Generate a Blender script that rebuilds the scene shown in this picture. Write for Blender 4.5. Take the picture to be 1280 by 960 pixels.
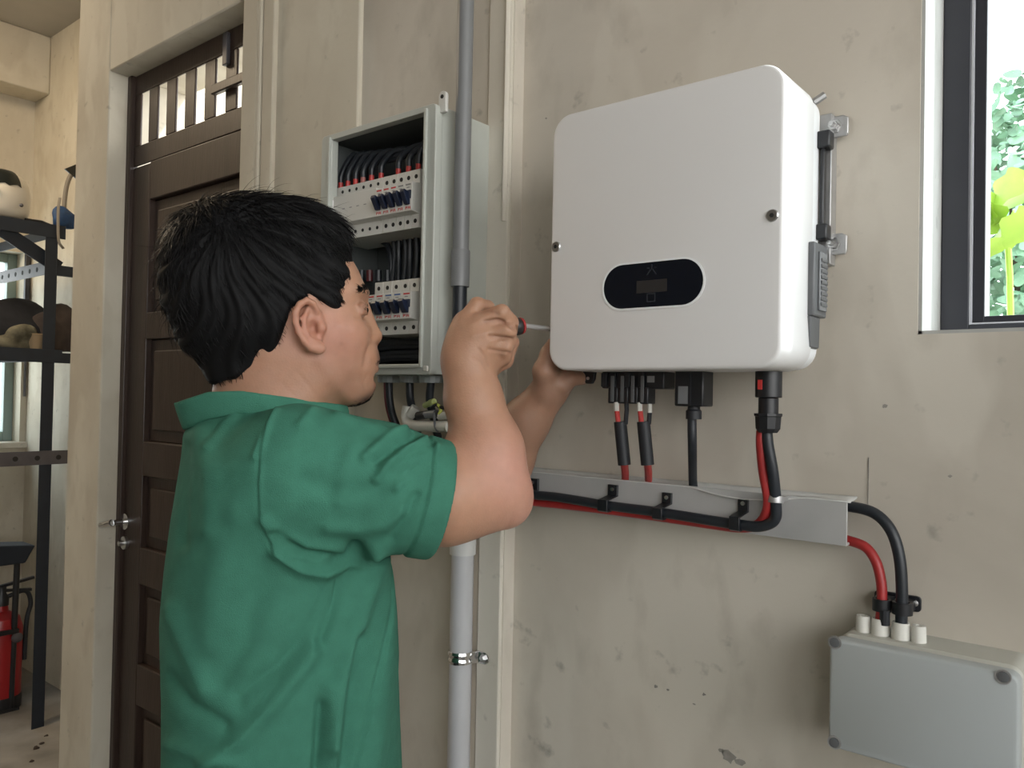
import bpy, bmesh, math, random
import numpy as np
from mathutils import Vector, Matrix

random.seed(7); rng = np.random.default_rng(7)
for o in list(bpy.data.objects): bpy.data.objects.remove(o)
S = bpy.context.scene; COL = S.collection

# ------------------------------------------------------------------ camera
FPX = 1000.0
YAW, PITCH, ROLL = math.radians(39.4), math.radians(.9), math.radians(1.14)
EYE = np.array([0, 0, 1.47])
_f = np.array([-math.sin(YAW)*math.cos(PITCH), math.cos(YAW)*math.cos(PITCH), math.sin(PITCH)])
_r = np.array([math.cos(YAW), math.sin(YAW), 0.0]); _u = np.cross(_r, _f)
_r, _u = math.cos(ROLL)*_r+math.sin(ROLL)*_u, -math.sin(ROLL)*_r+math.cos(ROLL)*_u
cd = bpy.data.cameras.new('camera'); cam = bpy.data.objects.new('camera', cd); COL.objects.link(cam)
cd.sensor_fit = 'HORIZONTAL'; cd.sensor_width = 36; cd.lens = 36*FPX/1280; cd.clip_start = .02
cam.matrix_world = Matrix(((_r[0], _u[0], -_f[0], EYE[0]), (_r[1], _u[1], -_f[1], EYE[1]), (_r[2], _u[2], -_f[2], EYE[2]), (0, 0, 0, 1)))
S.camera = cam

# ------------------------------------------------------------------ sky, lamps, exposure
wd = bpy.data.worlds.new('sky'); S.world = wd; wd.use_nodes = True
nt = wd.node_tree; bg = nt.nodes['Background']
tc = nt.nodes.new('ShaderNodeTexCoord'); sx = nt.nodes.new('ShaderNodeSeparateXYZ'); cr = nt.nodes.new('ShaderNodeValToRGB')
nt.links.new(tc.outputs['Generated'], sx.inputs[0]); nt.links.new(sx.outputs['Z'], cr.inputs[0]); nt.links.new(cr.outputs[0], bg.inputs[0])
cr.color_ramp.elements[0].color = (1.0, .985, .95, 1); cr.color_ramp.elements[1].color = (.80, .90, 1.0, 1)
bg.inputs[1].default_value = 6.2
def area(name, loc, target, size, power, color):
    l = bpy.data.lights.new(name, 'AREA'); l.shape = 'RECTANGLE'; l.size, l.size_y = size; l.energy = power; l.color = color
    o = bpy.data.objects.new(name, l); COL.objects.link(o); o.location = loc
    o.rotation_euler = (Vector(target)-Vector(loc)).to_track_quat('-Z', 'Y').to_euler(); return o
area('left_room_fill', (-3.5, .2, 3.2), (-3.8, .8, 0), (.6, .6), 36, (1, .80, .56))  # added warm fill for the left room, no fixture there
sl = bpy.data.lights.new('sun', 'SUN'); sl.energy = 7; sl.angle = .02; so_ = bpy.data.objects.new('sun', sl); COL.objects.link(so_)
so_.rotation_euler = Vector((-.5, -.6, -1.0)).to_track_quat('-Z', 'Y').to_euler()
S.view_settings.view_transform = 'Standard'; S.view_settings.look = 'None'
S.view_settings.gamma = 1; S.view_settings.use_curve_mapping = False
S.view_settings.exposure = -0.02

# ------------------------------------------------------------------ helpers
def ray(x, y): return _f+_r*(x-640)/FPX+_u*(480-y)/FPX
def PY(x, y, Y): d = ray(x, y); return EYE+d*(Y/d[1])       # a measured point on a plane parallel to the back wall
def PX(x, y, X): d = ray(x, y); return EYE+d*(X/d[0])
def PZ(x, y, Z): d = ray(x, y); return EYE+d*((Z-EYE[2])/d[2])
def PD(x, y, t): return EYE+ray(x, y)*t

def tag(o, label=None, cat=None, group=None, kind=None):
    if label: o['label'] = label
    if cat: o['category'] = cat
    if group: o['group'] = group
    if kind: o['kind'] = kind
    return o
def thing(name, loc, label=None, cat=None, group=None, kind=None):
    o = bpy.data.objects.new(name, None); COL.objects.link(o); o.location = [float(c) for c in loc]
    o.empty_display_size = .05
    return tag(o, label, cat, group, kind)
def wloc(o):
    v = Vector((0, 0, 0))
    while o: v += o.location; o = o.parent
    return v
def link_mesh(name, me, parent=None, origin=None):
    o = bpy.data.objects.new(name, me); COL.objects.link(o)
    if parent is not None:
        o.parent = parent; off = wloc(parent)
    else:
        off = Vector(origin) if origin is not None else Vector((0, 0, 0)); o.location = off
    if off.length > 0: me.transform(Matrix.Translation(-off))
    return o

class MB:
    def __init__(s): s.bm = bmesh.new()
    def poly(s, vs, fs):
        v = [s.bm.verts.new([float(c) for c in p]) for p in vs]
        for f in fs:
            try: s.bm.faces.new([v[i] for i in f])
            except ValueError: pass
        return s
    def box(s, x0, x1, y0, y1, z0, z1):
        vs = [(x, y, z) for x in (x0, x1) for y in (y0, y1) for z in (z0, z1)]
        return s.poly(vs, [(0, 1, 3, 2), (4, 6, 7, 5), (0, 4, 5, 1), (2, 3, 7, 6), (0, 2, 6, 4), (1, 5, 7, 3)])
    def bar(s, p0, p1, w, h, up=(0, 0, 1)):
        p0, p1 = np.array(p0, float), np.array(p1, float); d = p1-p0; d /= np.linalg.norm(d)
        a = np.cross(d, up); a /= np.linalg.norm(a); b = np.cross(a, d)
        vs = [p+a*i*w/2+b*j*h/2 for p in (p0, p1) for i in (-1, 1) for j in (-1, 1)]
        return s.poly(vs, [(0, 1, 3, 2), (4, 6, 7, 5), (0, 4, 5, 1), (2, 3, 7, 6), (0, 2, 6, 4), (1, 5, 7, 3)])
    def prism(s, pts, d):
        pts = [np.array(p, float) for p in pts]; d = np.array(d, float); n = len(pts)
        return s.poly(pts+[p+d for p in pts], [tuple(range(n)), tuple(range(2*n-1, n-1, -1))]+[(i, i+n, (i+1) % n+n, (i+1) % n) for i in range(n)])
    def ring_prism(s, outer, inner, d):
        n = len(outer); d = np.array(d, float); O = [np.array(p, float) for p in outer]; I = [np.array(p, float) for p in inner]
        vs = O+I+[p+d for p in O]+[p+d for p in I]; fs = []
        for i in range(n):
            j = (i+1) % n
            fs += [(i, j, n+j, n+i), (2*n+i, 3*n+i, 3*n+j, 2*n+j), (i, 2*n+i, 2*n+j, j), (n+i, n+j, 3*n+j, 3*n+i)]
        return s.poly(vs, fs)
    def tube(s, path, r, seg=10, caps=True, flat=1.0):
        P = np.array(path, float); n = len(P); R = np.full(n, r, float) if np.isscalar(r) else np.array(r, float)
        T = np.gradient(P, axis=0); T /= np.linalg.norm(T, axis=1)[:, None]+1e-12
        a = np.cross(T[0], (0, 0, 1.0))
        if np.linalg.norm(a) < .1: a = np.cross(T[0], (1.0, 0, 0))
        vs = []
        for i in range(n):
            a = a-T[i]*(a@T[i]); a /= np.linalg.norm(a); b = np.cross(T[i], a)
            for k in range(seg):
                th = 2*math.pi*k/seg; vs.append(P[i]+R[i]*(math.cos(th)*a+flat*math.sin(th)*b))
        fs = [(i*seg+k, i*seg+(k+1) % seg, (i+1)*seg+(k+1) % seg, (i+1)*seg+k) for i in range(n-1) for k in range(seg)]
        if caps: fs += [tuple(range(seg-1, -1, -1)), tuple(range((n-1)*seg, n*seg))]
        return s.poly(vs, fs)
    def cyl(s, p0, p1, r0, r1=None, seg=20): return s.tube([p0, p1], [r0, r0 if r1 is None else r1], seg)
    def lathe(s, prof, c, axis=(0, 0, 1), seg=24):
        ax = np.array(axis, float); ax /= np.linalg.norm(ax); a = np.cross(ax, (0, 0, 1.0))
        if np.linalg.norm(a) < .1: a = np.array((1.0, 0, 0))
        a /= np.linalg.norm(a); b = np.cross(ax, a); c = np.array(c, float); n = len(prof)
        vs = [c+ax*h+max(r, 1e-5)*(math.cos(2*math.pi*k/seg)*a+math.sin(2*math.pi*k/seg)*b) for r, h in prof for k in range(seg)]
        fs = [(i*seg+k, i*seg+(k+1) % seg, (i+1)*seg+(k+1) % seg, (i+1)*seg+k) for i in range(n-1) for k in range(seg)]
        fs += [tuple(range(seg-1, -1, -1)), tuple(range((n-1)*seg, n*seg))]
        return s.poly(vs, fs)
    def ball(s, c, r, seg=14, rings=8):
        r = np.array((r, r, r) if np.isscalar(r) else r, float); c = np.array(c, float); vs = [c-(0, 0, r[2])]
        for i in range(1, rings):
            ph = math.pi*i/rings
            vs += [c+r*(math.sin(ph)*math.cos(2*math.pi*k/seg), math.sin(ph)*math.sin(2*math.pi*k/seg), -math.cos(ph)) for k in range(seg)]
        vs.append(c+(0, 0, r[2])); L = len(vs)-1
        fs = [(0, 1+(k+1) % seg, 1+k) for k in range(seg)]
        for i in range(rings-2): fs += [(1+i*seg+k, 1+i*seg+(k+1) % seg, 1+(i+1)*seg+(k+1) % seg, 1+(i+1)*seg+k) for k in range(seg)]
        fs += [(L, 1+(rings-2)*seg+k, 1+(rings-2)*seg+(k+1) % seg) for k in range(seg)]
        return s.poly(vs, fs)
    def build(s, name, m, parent=None, bevel=0, smooth=True, segs=2, angle=35, origin=None):
        bmesh.ops.recalc_face_normals(s.bm, faces=s.bm.faces)
        me = bpy.data.meshes.new(name); s.bm.to_mesh(me); s.bm.free(); me.materials.append(m)
        if parent is None and origin is None:
            co = np.array([v.co for v in me.vertices]); lo, hi = co.min(0), co.max(0); origin = ((lo[0]+hi[0])/2, (lo[1]+hi[1])/2, lo[2])
        if smooth:
            for p in me.polygons: p.use_smooth = True
            me.set_sharp_from_angle(angle=math.radians(angle))
        o = link_mesh(name, me, parent, origin)
        if bevel:
            b = o.modifiers.new('bevel', 'BEVEL'); b.width = bevel; b.segments = segs; b.limit_method = 'ANGLE'; b.angle_limit = math.radians(40)
            b.harden_normals = False
        return o

def rrect(x0, x1, z0, z1, y, r, n=6):
    pts = []
    for cx, cz, a0 in ((x1-r, z1-r, 0), (x0+r, z1-r, 90), (x0+r, z0+r, 180), (x1-r, z0+r, 270)):
        for k in range(n+1):
            a = math.radians(a0+90*k/n); pts.append((cx+r*math.cos(a), y, cz+r*math.sin(a)))
    return pts
def spline(pts, n=10):
    P = np.array(pts, float); P = np.vstack([2*P[0]-P[1], P, 2*P[-1]-P[-2]]); out = []
    for i in range(1, len(P)-2):
        for t in np.linspace(0, 1, n, endpoint=False):
            out.append(.5*((2*P[i])+(-P[i-1]+P[i+1])*t+(2*P[i-1]-5*P[i]+4*P[i+1]-P[i+2])*t*t+(-P[i-1]+3*P[i]-3*P[i+1]+P[i+2])*t**3))
    out.append(P[-2]); return np.array(out)

# ------------------------------------------------------------------ materials
def mat(name, color, rough=.5, metal=0, var=0, scale=8, bump=0, bscale=None, spec=.5, sub=0, attr=None, detail=4, stretch=None, emit=None):
    m = bpy.data.materials.new(name); m.use_nodes = True; t = m.node_tree; b = t.nodes['Principled BSDF']; L = t.links.new
    b.inputs['Base Color'].default_value = (*color, 1); b.inputs['Roughness'].default_value = rough; b.inputs['Metallic'].default_value = metal
    b.inputs['Specular IOR Level'].default_value = spec
    if sub:
        b.inputs['Subsurface Weight'].default_value = sub; b.inputs['Subsurface Radius'].default_value = (1, .4, .25); b.inputs['Subsurface Scale'].default_value = .008
    if var or bump:
        co = t.nodes.new('ShaderNodeTexCoord'); mp = t.nodes.new('ShaderNodeMapping'); L(co.outputs['Object'], mp.inputs[0])
        if stretch: mp.inputs['Scale'].default_value = stretch
        n = t.nodes.new('ShaderNodeTexNoise'); n.inputs['Scale'].default_value = scale; n.inputs['Detail'].default_value = detail; L(mp.outputs[0], n.inputs[0])
    src = None
    if attr:
        a = t.nodes.new('ShaderNodeAttribute'); a.attribute_name = attr; src = a.outputs['Color']; L(src, b.inputs['Base Color'])
    if var:
        mx = t.nodes.new('ShaderNodeMix'); mx.data_type = 'RGBA'; mx.blend_type = 'MULTIPLY'; mx.inputs[0].default_value = 1
        r = t.nodes.new('ShaderNodeMapRange'); r.inputs['From Min'].default_value = .3; r.inputs['From Max'].default_value = .7
        r.inputs['To Min'].default_value = 1-var; r.inputs['To Max'].default_value = 1+var*.5; L(n.outputs[0], r.inputs[0])
        if src: L(src, mx.inputs[6])
        else: mx.inputs[6].default_value = (*color, 1)
        L(r.outputs[0], mx.inputs[7]); L(mx.outputs[2], b.inputs['Base Color'])
    if bump:
        n2 = n
        if bscale:
            n2 = t.nodes.new('ShaderNodeTexNoise'); n2.inputs['Scale'].default_value = bscale; n2.inputs['Detail'].default_value = 3; L(mp.outputs[0], n2.inputs[0])
        bp = t.nodes.new('ShaderNodeBump'); bp.inputs['Strength'].default_value = bump; bp.inputs['Distance'].default_value = .004
        L(n2.outputs[0], bp.inputs['Height']); L(bp.outputs[0], b.inputs['Normal'])
    if emit:
        b.inputs['Emission Color'].default_value = (*emit[0], 1); b.inputs['Emission Strength'].default_value = emit[1]
    return m

def plaster(name, base, dirt, patch):
    m = bpy.data.materials.new(name); m.use_nodes = True; t = m.node_tree; b = t.nodes['Principled BSDF']; L = t.links.new
    b.inputs['Roughness'].default_value = .75; b.inputs['Specular IOR Level'].default_value = .25
    co = t.nodes.new('ShaderNodeTexCoord')
    def noise(scale, detail=5, st=(1, 1, 1), dist=0):
        mp = t.nodes.new('ShaderNodeMapping'); mp.inputs['Scale'].default_value = st; L(co.outputs['Object'], mp.inputs[0])
        n = t.nodes.new('ShaderNodeTexNoise'); n.inputs['Scale'].default_value = scale; n.inputs['Detail'].default_value = detail; n.inputs['Distortion'].default_value = dist
        L(mp.outputs[0], n.inputs[0]); return n.outputs[0]
    def ramp(src, a, c, lo=0, hi=1):
        r = t.nodes.new('ShaderNodeMapRange'); r.inputs['From Min'].default_value = a; r.inputs['From Max'].default_value = c
        r.inputs['To Min'].default_value = lo; r.inputs['To Max'].default_value = hi; L(src, r.inputs[0]); return r.outputs[0]
    def mix(fac, a, c):
        x = t.nodes.new('ShaderNodeMix'); x.data_type = 'RGBA'; L(fac, x.inputs[0])
        for i, v in ((6, a), (7, c)):
            if isinstance(v, tuple): x.inputs[i].default_value = (*v, 1)
            else: L(v, x.inputs[i])
        return x.outputs[2]
    c = mix(ramp(noise(2.2, 6, (1, 1, .8), .6), .42, .68), base, dirt)          # broad stains
    c = mix(ramp(noise(7, 3, (1, 1, .45), .3), .52, .60, 0, .55), c, patch)      # repainted patches
    c = mix(ramp(noise(16, 6, (1, 1, .5)), .55, .75, 0, .75), c, dirt)           # streaks
    c = mix(ramp(noise(30, 5), .66, .82, 0, .6), c, tuple(x*.40 for x in dirt))  # pits and specks
    L(c, b.inputs['Base Color'])
    bp = t.nodes.new('ShaderNodeBump'); bp.inputs['Strength'].default_value = .22; bp.inputs['Distance'].default_value = .006
    L(noise(22, 8), bp.inputs['Height']); L(bp.outputs[0], b.inputs['Normal'])
    return m

M = {}
M['plaster'] = plaster('plaster', (.60, .552, .475), (.45, .41, .345), (.63, .588, .51))
M['plaster_warm'] = plaster('plaster_warm', (.60, .555, .455), (.49, .44, .35), (.64, .60, .50))
M['strip'] = plaster('strip_plaster', (.64, .60, .52), (.55, .51, .43), (.67, .63, .55))
M['plaster_dark'] = plaster('low_bounce_plaster', (.26, .245, .22), (.20, .185, .165), (.29, .27, .245))  # for the unseen walls, kept dark to cut bounce light
M['reveal'] = plaster('reveal_plaster', (.44, .44, .42), (.30, .295, .27), (.50, .50, .485))
M['ceiling'] = mat('ceiling_paint', (.42, .40, .36), .8, var=.2, scale=2)
M['concrete'] = mat('concrete_floor', (.26, .245, .225), .8, var=.35, scale=5, bump=.3, bscale=30, detail=8)
M['doorwood'] = mat('brown_painted_wood', (.044, .027, .020), .42, var=.3, scale=5, stretch=(6, 6, .8), bump=.15, bscale=30)
M['white'] = mat('white_powder_coat', (.74, .735, .73), .42, bump=.02, bscale=900)
M['white_side'] = mat('white_aluminium', (.84, .86, .87), .32)
M['greyplastic'] = mat('enclosure_grey_plastic', (.46, .48, .44), .45, var=.05, scale=20)
M['grey_shade'] = mat('enclosure_shade_grey', (.085, .095, .095), .6)  # enclosure grey darkened to stand in for the shade inside
M['boxgrey'] = mat('junction_box_lid_plastic', (.40, .43, .43), .45, var=.04, scale=6)
M['boxbody'] = mat('junction_box_body_plastic', (.47, .47, .42), .5, var=.06, scale=12)
M['spout'] = mat('white_rubber', (.68, .67, .62), .6)
M['trunk'] = mat('trunking_pvc', (.42, .42, .41), .45, var=.18, scale=9, detail=6)
M['black'] = mat('black_plastic', (.012, .013, .016), .38)
M['blackmat'] = mat('black_rubber', (.014, .016, .020), .55)
M['cable'] = mat('black_cable_jacket', (.016, .020, .026), .42, var=.2, scale=30)
M['red'] = mat('red_cable_jacket', (.38, .028, .028), .42, var=.25, scale=30)
M['redbright'] = mat('red_sleeve', (.50, .045, .04), .45)
M['darkred'] = mat('dark_red_cable', (.09, .012, .014), .45)
M['steel'] = mat('zinc_steel', (.62, .62, .62), .28, metal=1)
M['galv'] = mat('galvanised_bracket', (.50, .50, .50), .45, metal=.7, var=.1, scale=60)
M['chrome'] = mat('chrome', (.78, .78, .78), .15, metal=1)
M['glassblack'] = mat('display_glass', (.004, .006, .012), .12, var=.1, scale=8)
M['lcd'] = mat('display_lcd', (.030, .028, .028), .3)
M['icon'] = mat('display_icon_print', (.022, .026, .034), .4)
M['module'] = mat('dark_grey_module', (.11, .115, .12), .45)
M['module2'] = mat('grey_module_lens', (.20, .21, .22), .25)
M['pipegrey'] = mat('grey_conduit', (.19, .195, .20), .42, var=.06, scale=15)
M['pipelight'] = mat('light_grey_conduit', (.46, .46, .47), .42, var=.06, scale=12)
M['pipeend'] = mat('pale_coupling', (.56, .56, .54), .45)
M['breaker'] = mat('breaker_white_plastic', (.62, .61, .57), .4)
M['breakerside'] = mat('breaker_grey_plastic', (.50, .51, .50), .4)
M['toggle'] = mat('navy_toggle_plastic', (.010, .016, .040), .35)
M['ink_red'] = mat('red_print', (.55, .04, .035), .5)
M['ink_blue'] = mat('blue_print', (.03, .10, .32), .5)
M['ink_grey'] = mat('grey_print', (.25, .25, .25), .6)
M['hole'] = mat('terminal_hole_dark', (.015, .015, .015), .8)
M['winframe'] = mat('dark_window_frame', (.035, .036, .045), .35, var=.1, scale=20)
M['sash'] = mat('window_sash', (.022, .022, .028), .35)
M['bead'] = mat('window_bead', (.45, .45, .48), .35)
M['shelfsteel'] = mat('navy_painted_steel', (.009, .015, .026), .62, var=.2, scale=25)
M['perfsteel'] = mat('grey_perforated_steel', (.09, .085, .095), .5, metal=.1, var=.2, scale=20)
M['ply'] = mat('shelf_board', (.10, .085, .07), .7, var=.2, scale=10)
M['helmetw'] = mat('helmet_white_shell', (.66, .62, .54), .3)
M['helmetd'] = mat('helmet_dark_paint', (.010, .013, .012), .3)
M['helmetr'] = mat('helmet_maroon_visor', (.06, .018, .018), .2)
M['clothdark'] = mat('dark_cloth', (.016, .017, .022), .9, var=.3, scale=20, bump=.5, bscale=50)
M['clothbrown'] = mat('brown_cloth', (.060, .045, .040), .9, var=.3, scale=20, bump=.5, bscale=50)
M['clothgreen'] = mat('olive_cloth', (.14, .13, .09), .9, var=.5, scale=30, bump=.5, bscale=50)
M['tub'] = mat('beige_tub', (.34, .25, .15), .55)
M['blue'] = mat('blue_fabric', (.018, .06, .16), .7, var=.5, scale=25, bump=.4)
M['strapgrey'] = mat('grey_handle', (.20, .18, .15), .6)
M['extred'] = mat('extinguisher_red', (.33, .012, .016), .3)
M['handle'] = mat('screwdriver_black_grip', (.020, .018, .018), .45)
M['handlered'] = mat('screwdriver_red_ring', (.33, .03, .03), .4)
M['shirt'] = mat('green_pique_cotton', (.052, .185, .128), .88, var=.10, scale=55, bump=.35, bscale=900, spec=.15)
M['seam'] = mat('green_seam_thread', (.055, .24, .165), .9, spec=.1)
M['skin'] = mat('skin', (.5, .3, .2), .48, attr='tone', var=.05, scale=90, bump=.10, bscale=420, sub=.18, spec=.4)
M['hair'] = mat('black_hair', (.0055, .005, .0055), .42, spec=.22)
M['haircap'] = mat('black_hair_base', (.004, .004, .0045), .7, spec=.2)
M['trousers'] = mat('dark_denim', (.018, .022, .035), .85, var=.15, scale=40)
M['shoe'] = mat('black_leather', (.015, .014, .013), .45)
M['white_gland'] = mat('white_pvc', (.60, .59, .54), .5, var=.1, scale=30)
M['yellowgreen'] = mat('yellow_green_wire', (.50, .55, .10), .5)
M['leaf'] = mat('bush_leaf', (.20, .36, .22), .5, var=.6, scale=3)
M['leafbig'] = mat('light_green_leaf', (.34, .52, .06), .45, var=.3, scale=8)
M['bark'] = mat('bark', (.10, .07, .045), .9, var=.3, scale=12)
M['glandgrey'] = mat('grey_gland', (.26, .28, .28), .5)
def glass():
    m = bpy.data.materials.new('window_glass'); m.use_nodes = True; t = m.node_tree; t.nodes.clear()
    o = t.nodes.new('ShaderNodeOutputMaterial'); a = t.nodes.new('ShaderNodeBsdfTransparent'); g = t.nodes.new('ShaderNodeBsdfGlossy'); x = t.nodes.new('ShaderNodeMixShader')
    a.inputs[0].default_value = (.93, .97, .98, 1); g.inputs['Roughness'].default_value = .03; x.inputs[0].default_value = .05
    t.links.new(a.outputs[0], x.inputs[1]); t.links.new(g.outputs[0], x.inputs[2]); t.links.new(x.outputs[0], o.inputs[0]); return m
M['glass'] = glass()

# ================================================================== THE SETTING
CEIL = 3.29; YW = .97; YD = .94
XJ0, XJ1, ZDOOR = -2.172, -1.513, 2.31                 # door opening
def struct(name, mb, m, **k): return tag(mb.build(name, m, **k), kind='structure')
f = MB().box(-6, 4.5, -5.5, 7, -.15, 0); struct('floor', f, M['concrete'], smooth=False)
f = MB().box(-4.9, 2.6, -3.2, 1.16, CEIL, CEIL+.15).box(-4.9, -2.25, 1.16, 1.8, CEIL, CEIL+.15); struct('ceiling', f, M['ceiling'], smooth=False)
wx0, wx1, wz0, wz1 = -.216, .95, 1.548, 2.45           # window opening
w = MB()
w.box(-1.146, -.785, .945, 1.16, 0, CEIL)
w.box(-.785, wx0, YW, 1.16, 0, CEIL).box(wx0, wx1, YW, 1.16, 0, wz0).box(wx0, wx1, YW, 1.16, wz1, CEIL).box(wx1, 2.6, YW, 1.16, 0, CEIL)
wb_ = struct('wall_back', w, M['plaster'], smooth=False)
peel = mat('bare_render_grey', (.30, .28, .25), .9, var=.4, scale=60)
for px, py, r in ((911, 946, .0105), (925, 952, .006), (902, 938, .004), (820, 858, .0035), (868, 880, .0022), (835, 862, .002), (880, 868, .0025), (1106, 508, .003), (683, 148, .002), (1188, 595, .0022)):
    c_ = PY(px, py, YW); rg_ = random.Random(px); k_n = 11
    MB().prism([(c_[0]+r*rg_.uniform(.5, 1.3)*math.cos(6.283*i/k_n), YW-.0006, c_[2]+.75*r*rg_.uniform(.5, 1.3)*math.sin(6.283*i/k_n)) for i in range(k_n)], (0, .002, 0)).build('paint_chip', peel, wb_, smooth=False)
c0_, c1_ = PY(1086, 572, YW), PY(1085, 642, YW)
MB().bar(c0_+np.array((0, -.0003, 0)), c1_+np.array((0, -.0003, 0)), .0009, .001, (0, 1, 0)).build('crack', peel, wb_, smooth=False)
w = MB().box(-2.370, XJ0, YD, 1.16, 0, CEIL).box(XJ0, XJ1, YD, 1.16, ZDOOR, CEIL).box(XJ1, -1.146, YD-.004, 1.16, 0, CEIL).box(-2.37, -2.25, 1.16, 1.8, 0, CEIL)
struct('wall_door_side', w, M['plaster_warm'], bevel=.004)
w = MB().box(-5.0, -2.37, 1.65, 1.8, 0, CEIL); struct('wall_rear', w, M['plaster_warm'], smooth=False)
# end wall with its window, and the beam above
a = PX(0, 312, -4.69); b_ = PX(36, 552, -4.69); ey1 = min(b_[1], 1.62); ez0, ez1 = b_[2], a[2]; ey0 = ey1-.9
w = MB().box(-4.9, -4.69, -3.2, ey0, 0, CEIL).box(-4.9, -4.69, ey1, 1.65, 0, CEIL).box(-4.9, -4.69, ey0, ey1, 0, ez0).box(-4.9, -4.69, ey0, ey1, ez1, CEIL)
struct('wall_left', w, M['plaster_warm'], smooth=False)
struct('trim_1', MB().box(-4.69, -4.5, -3.2, 1.65, 2.99, CEIL), M['plaster_warm'], bevel=.006)
# unseen walls behind and right of the camera, openings set to shape the daylight
struct('wall_front', MB().box(-4.9, -.6, -3.35, -3.2, 0, CEIL).box(-.6, 1.6, -3.35, -3.2, 0, CEIL).box(1.6, 2.6, -3.35, -3.2, 2.8, CEIL).box(1.6, 2.6, -3.35, -3.2, 0, 1.35), M['plaster_dark'], smooth=False)
struct('wall_right', MB().box(2.6, 2.75, -3.35, 1.16, 0, 1.35).box(2.6, 2.75, -3.35, 1.16, 3.1, CEIL).box(2.6, 2.75, .75, 1.16, 1.35, 3.1).box(2.6, 2.75, -3.35, -2.9, 1.35, 3.1), M['plaster_dark'], smooth=False)
# casing strips beside the door, raised plaster strips beside the conduit
struct('trim_2', MB().box(-1.513, -1.457, YD-.016, YD+.01, 0, CEIL), M['plaster_warm'], bevel=.004)
struct('trim_3', MB().box(-1.440, -1.402, YD-.014, YD+.01, 0, CEIL), M['plaster_warm'], bevel=.003)
struct('trim_4', MB().tube([(-1.449, YD-.012, 0), (-1.449, YD-.012, CEIL)], .006, 10), M['plaster_warm'])
sa_, sb_ = PY(597, 780, .94)[0], PY(625, 780, .94)[0]
struct('trim_5', MB().box(sa_, sb_, .9385, .975, 0, CEIL), M['strip'], bevel=.002)
struct('trim_6', MB().tube([(sb_-.006, .9395, 1.74), (sb_-.006, .9395, CEIL)], .007, 12, flat=.6), M['strip'])
struct('baseboard_back', MB().box(-1.146, 2.6, .958-.03, .97, 0, .09), M['plaster'], bevel=.003)
# white reveal lining of the window
rv = MB().box(wx0-.001, wx0+.004, YW+.002, 1.16, wz0, wz1).box(wx0, wx1, YW+.002, 1.16, wz0-.002, wz0+.004)
struct('trim_7', rv, M['reveal'], smooth=False)

# ---- right-hand window
W1 = thing('window_1', (wx0, 1.05, wz0), kind='structure')
yf0, yf1 = 1.062, 1.11
fl = wx0+.004
o = MB().box(fl, fl+.030, yf0, yf1, wz0+.004, wz1).box(wx1-.03, wx1, yf0, yf1, wz0+.004, wz1).box(fl+.03, wx1-.03, yf0, yf1, wz0+.004, wz0+.017).box(fl+.03, wx1-.03, yf0, yf1, wz1-.03, wz1)
fr = o.build('window_frame', M['winframe'], W1, bevel=.0015)
MB().box(fl+.0302, fl+.0325, yf0+.001, yf1, wz0+.017, wz1-.03).box(fl+.0325, wx1-.03, yf0+.001, yf1, wz0+.0172, wz0+.019).build('glazing_bead', M['bead'], fr)
o = MB().box(fl+.0325, fl+.045, yf0+.008, yf1-.005, wz0+.019, wz1-.03).box(fl+.045, wx1-.03, yf0+.008, yf1-.005, wz0+.019, wz0+.027)
o.build('sash', M['sash'], W1, bevel=.001)
MB().box(fl+.045, wx1-.03, 1.085, 1.088, wz0+.027, wz1-.03).build('pane', M['glass'], W1, smooth=False)

# ---- window in the end wall
W2 = thing('window_2', (-4.840, ey1, ez0), kind='structure')
o = MB().box(-4.840, -4.790, ey1-.045, ey1, ez0, ez1).box(-4.840, -4.790, ey0, ey0+.045, ez0, ez1).box(-4.840, -4.790, ey0+.045, ey1-.045, ez0, ez0+.05).box(-4.840, -4.790, ey0+.045, ey1-.045, ez1-.05, ez1).box(-4.840, -4.800, ey1-.17, ey1-.135, ez0+.05, ez1-.05)
o.build('window_frame', mat('pale_green_frame', (.25, .33, .31), .5), W2, bevel=.003)
MB().box(-4.825, -4.820, ey0+.045, ey1-.045, ez0+.05, ez1-.05).build('pane', M['glass'], W2, smooth=False)
MB().box(-4.690, -4.660, ey0-.05, ey1+.03, ez0-.03, ez0).build('window_sill', M['strip'], W2, bevel=.003)
MB().box(-4.690, -4.668, ey1, ey1+.022, ez1-.42, ez1+.02).build('shutter_rail', M['winframe'], W2, bevel=.002)
MB().box(-4.690, -4.678, ey1+.012, ey1+.022, ez1-.76, ez1-.42).build('shutter_rod', M['perfsteel'], W2, bevel=.001)

# ---- door with slotted transom
yd = 1.0                                                # leaf face
D = thing('door_1', ((XJ0+XJ1)/2, yd, 0), kind='structure')
dm = M['doorwood']
zs = 2.062                                              # seam between transom and leaf
# frame posts
MB().box(XJ0, XJ0+.022, yd-.012, yd+.012, 0, ZDOOR).box(XJ1-.02, XJ1, yd-.012, yd+.012, 0, ZDOOR).build('door_frame', dm, D, bevel=.003)
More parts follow.
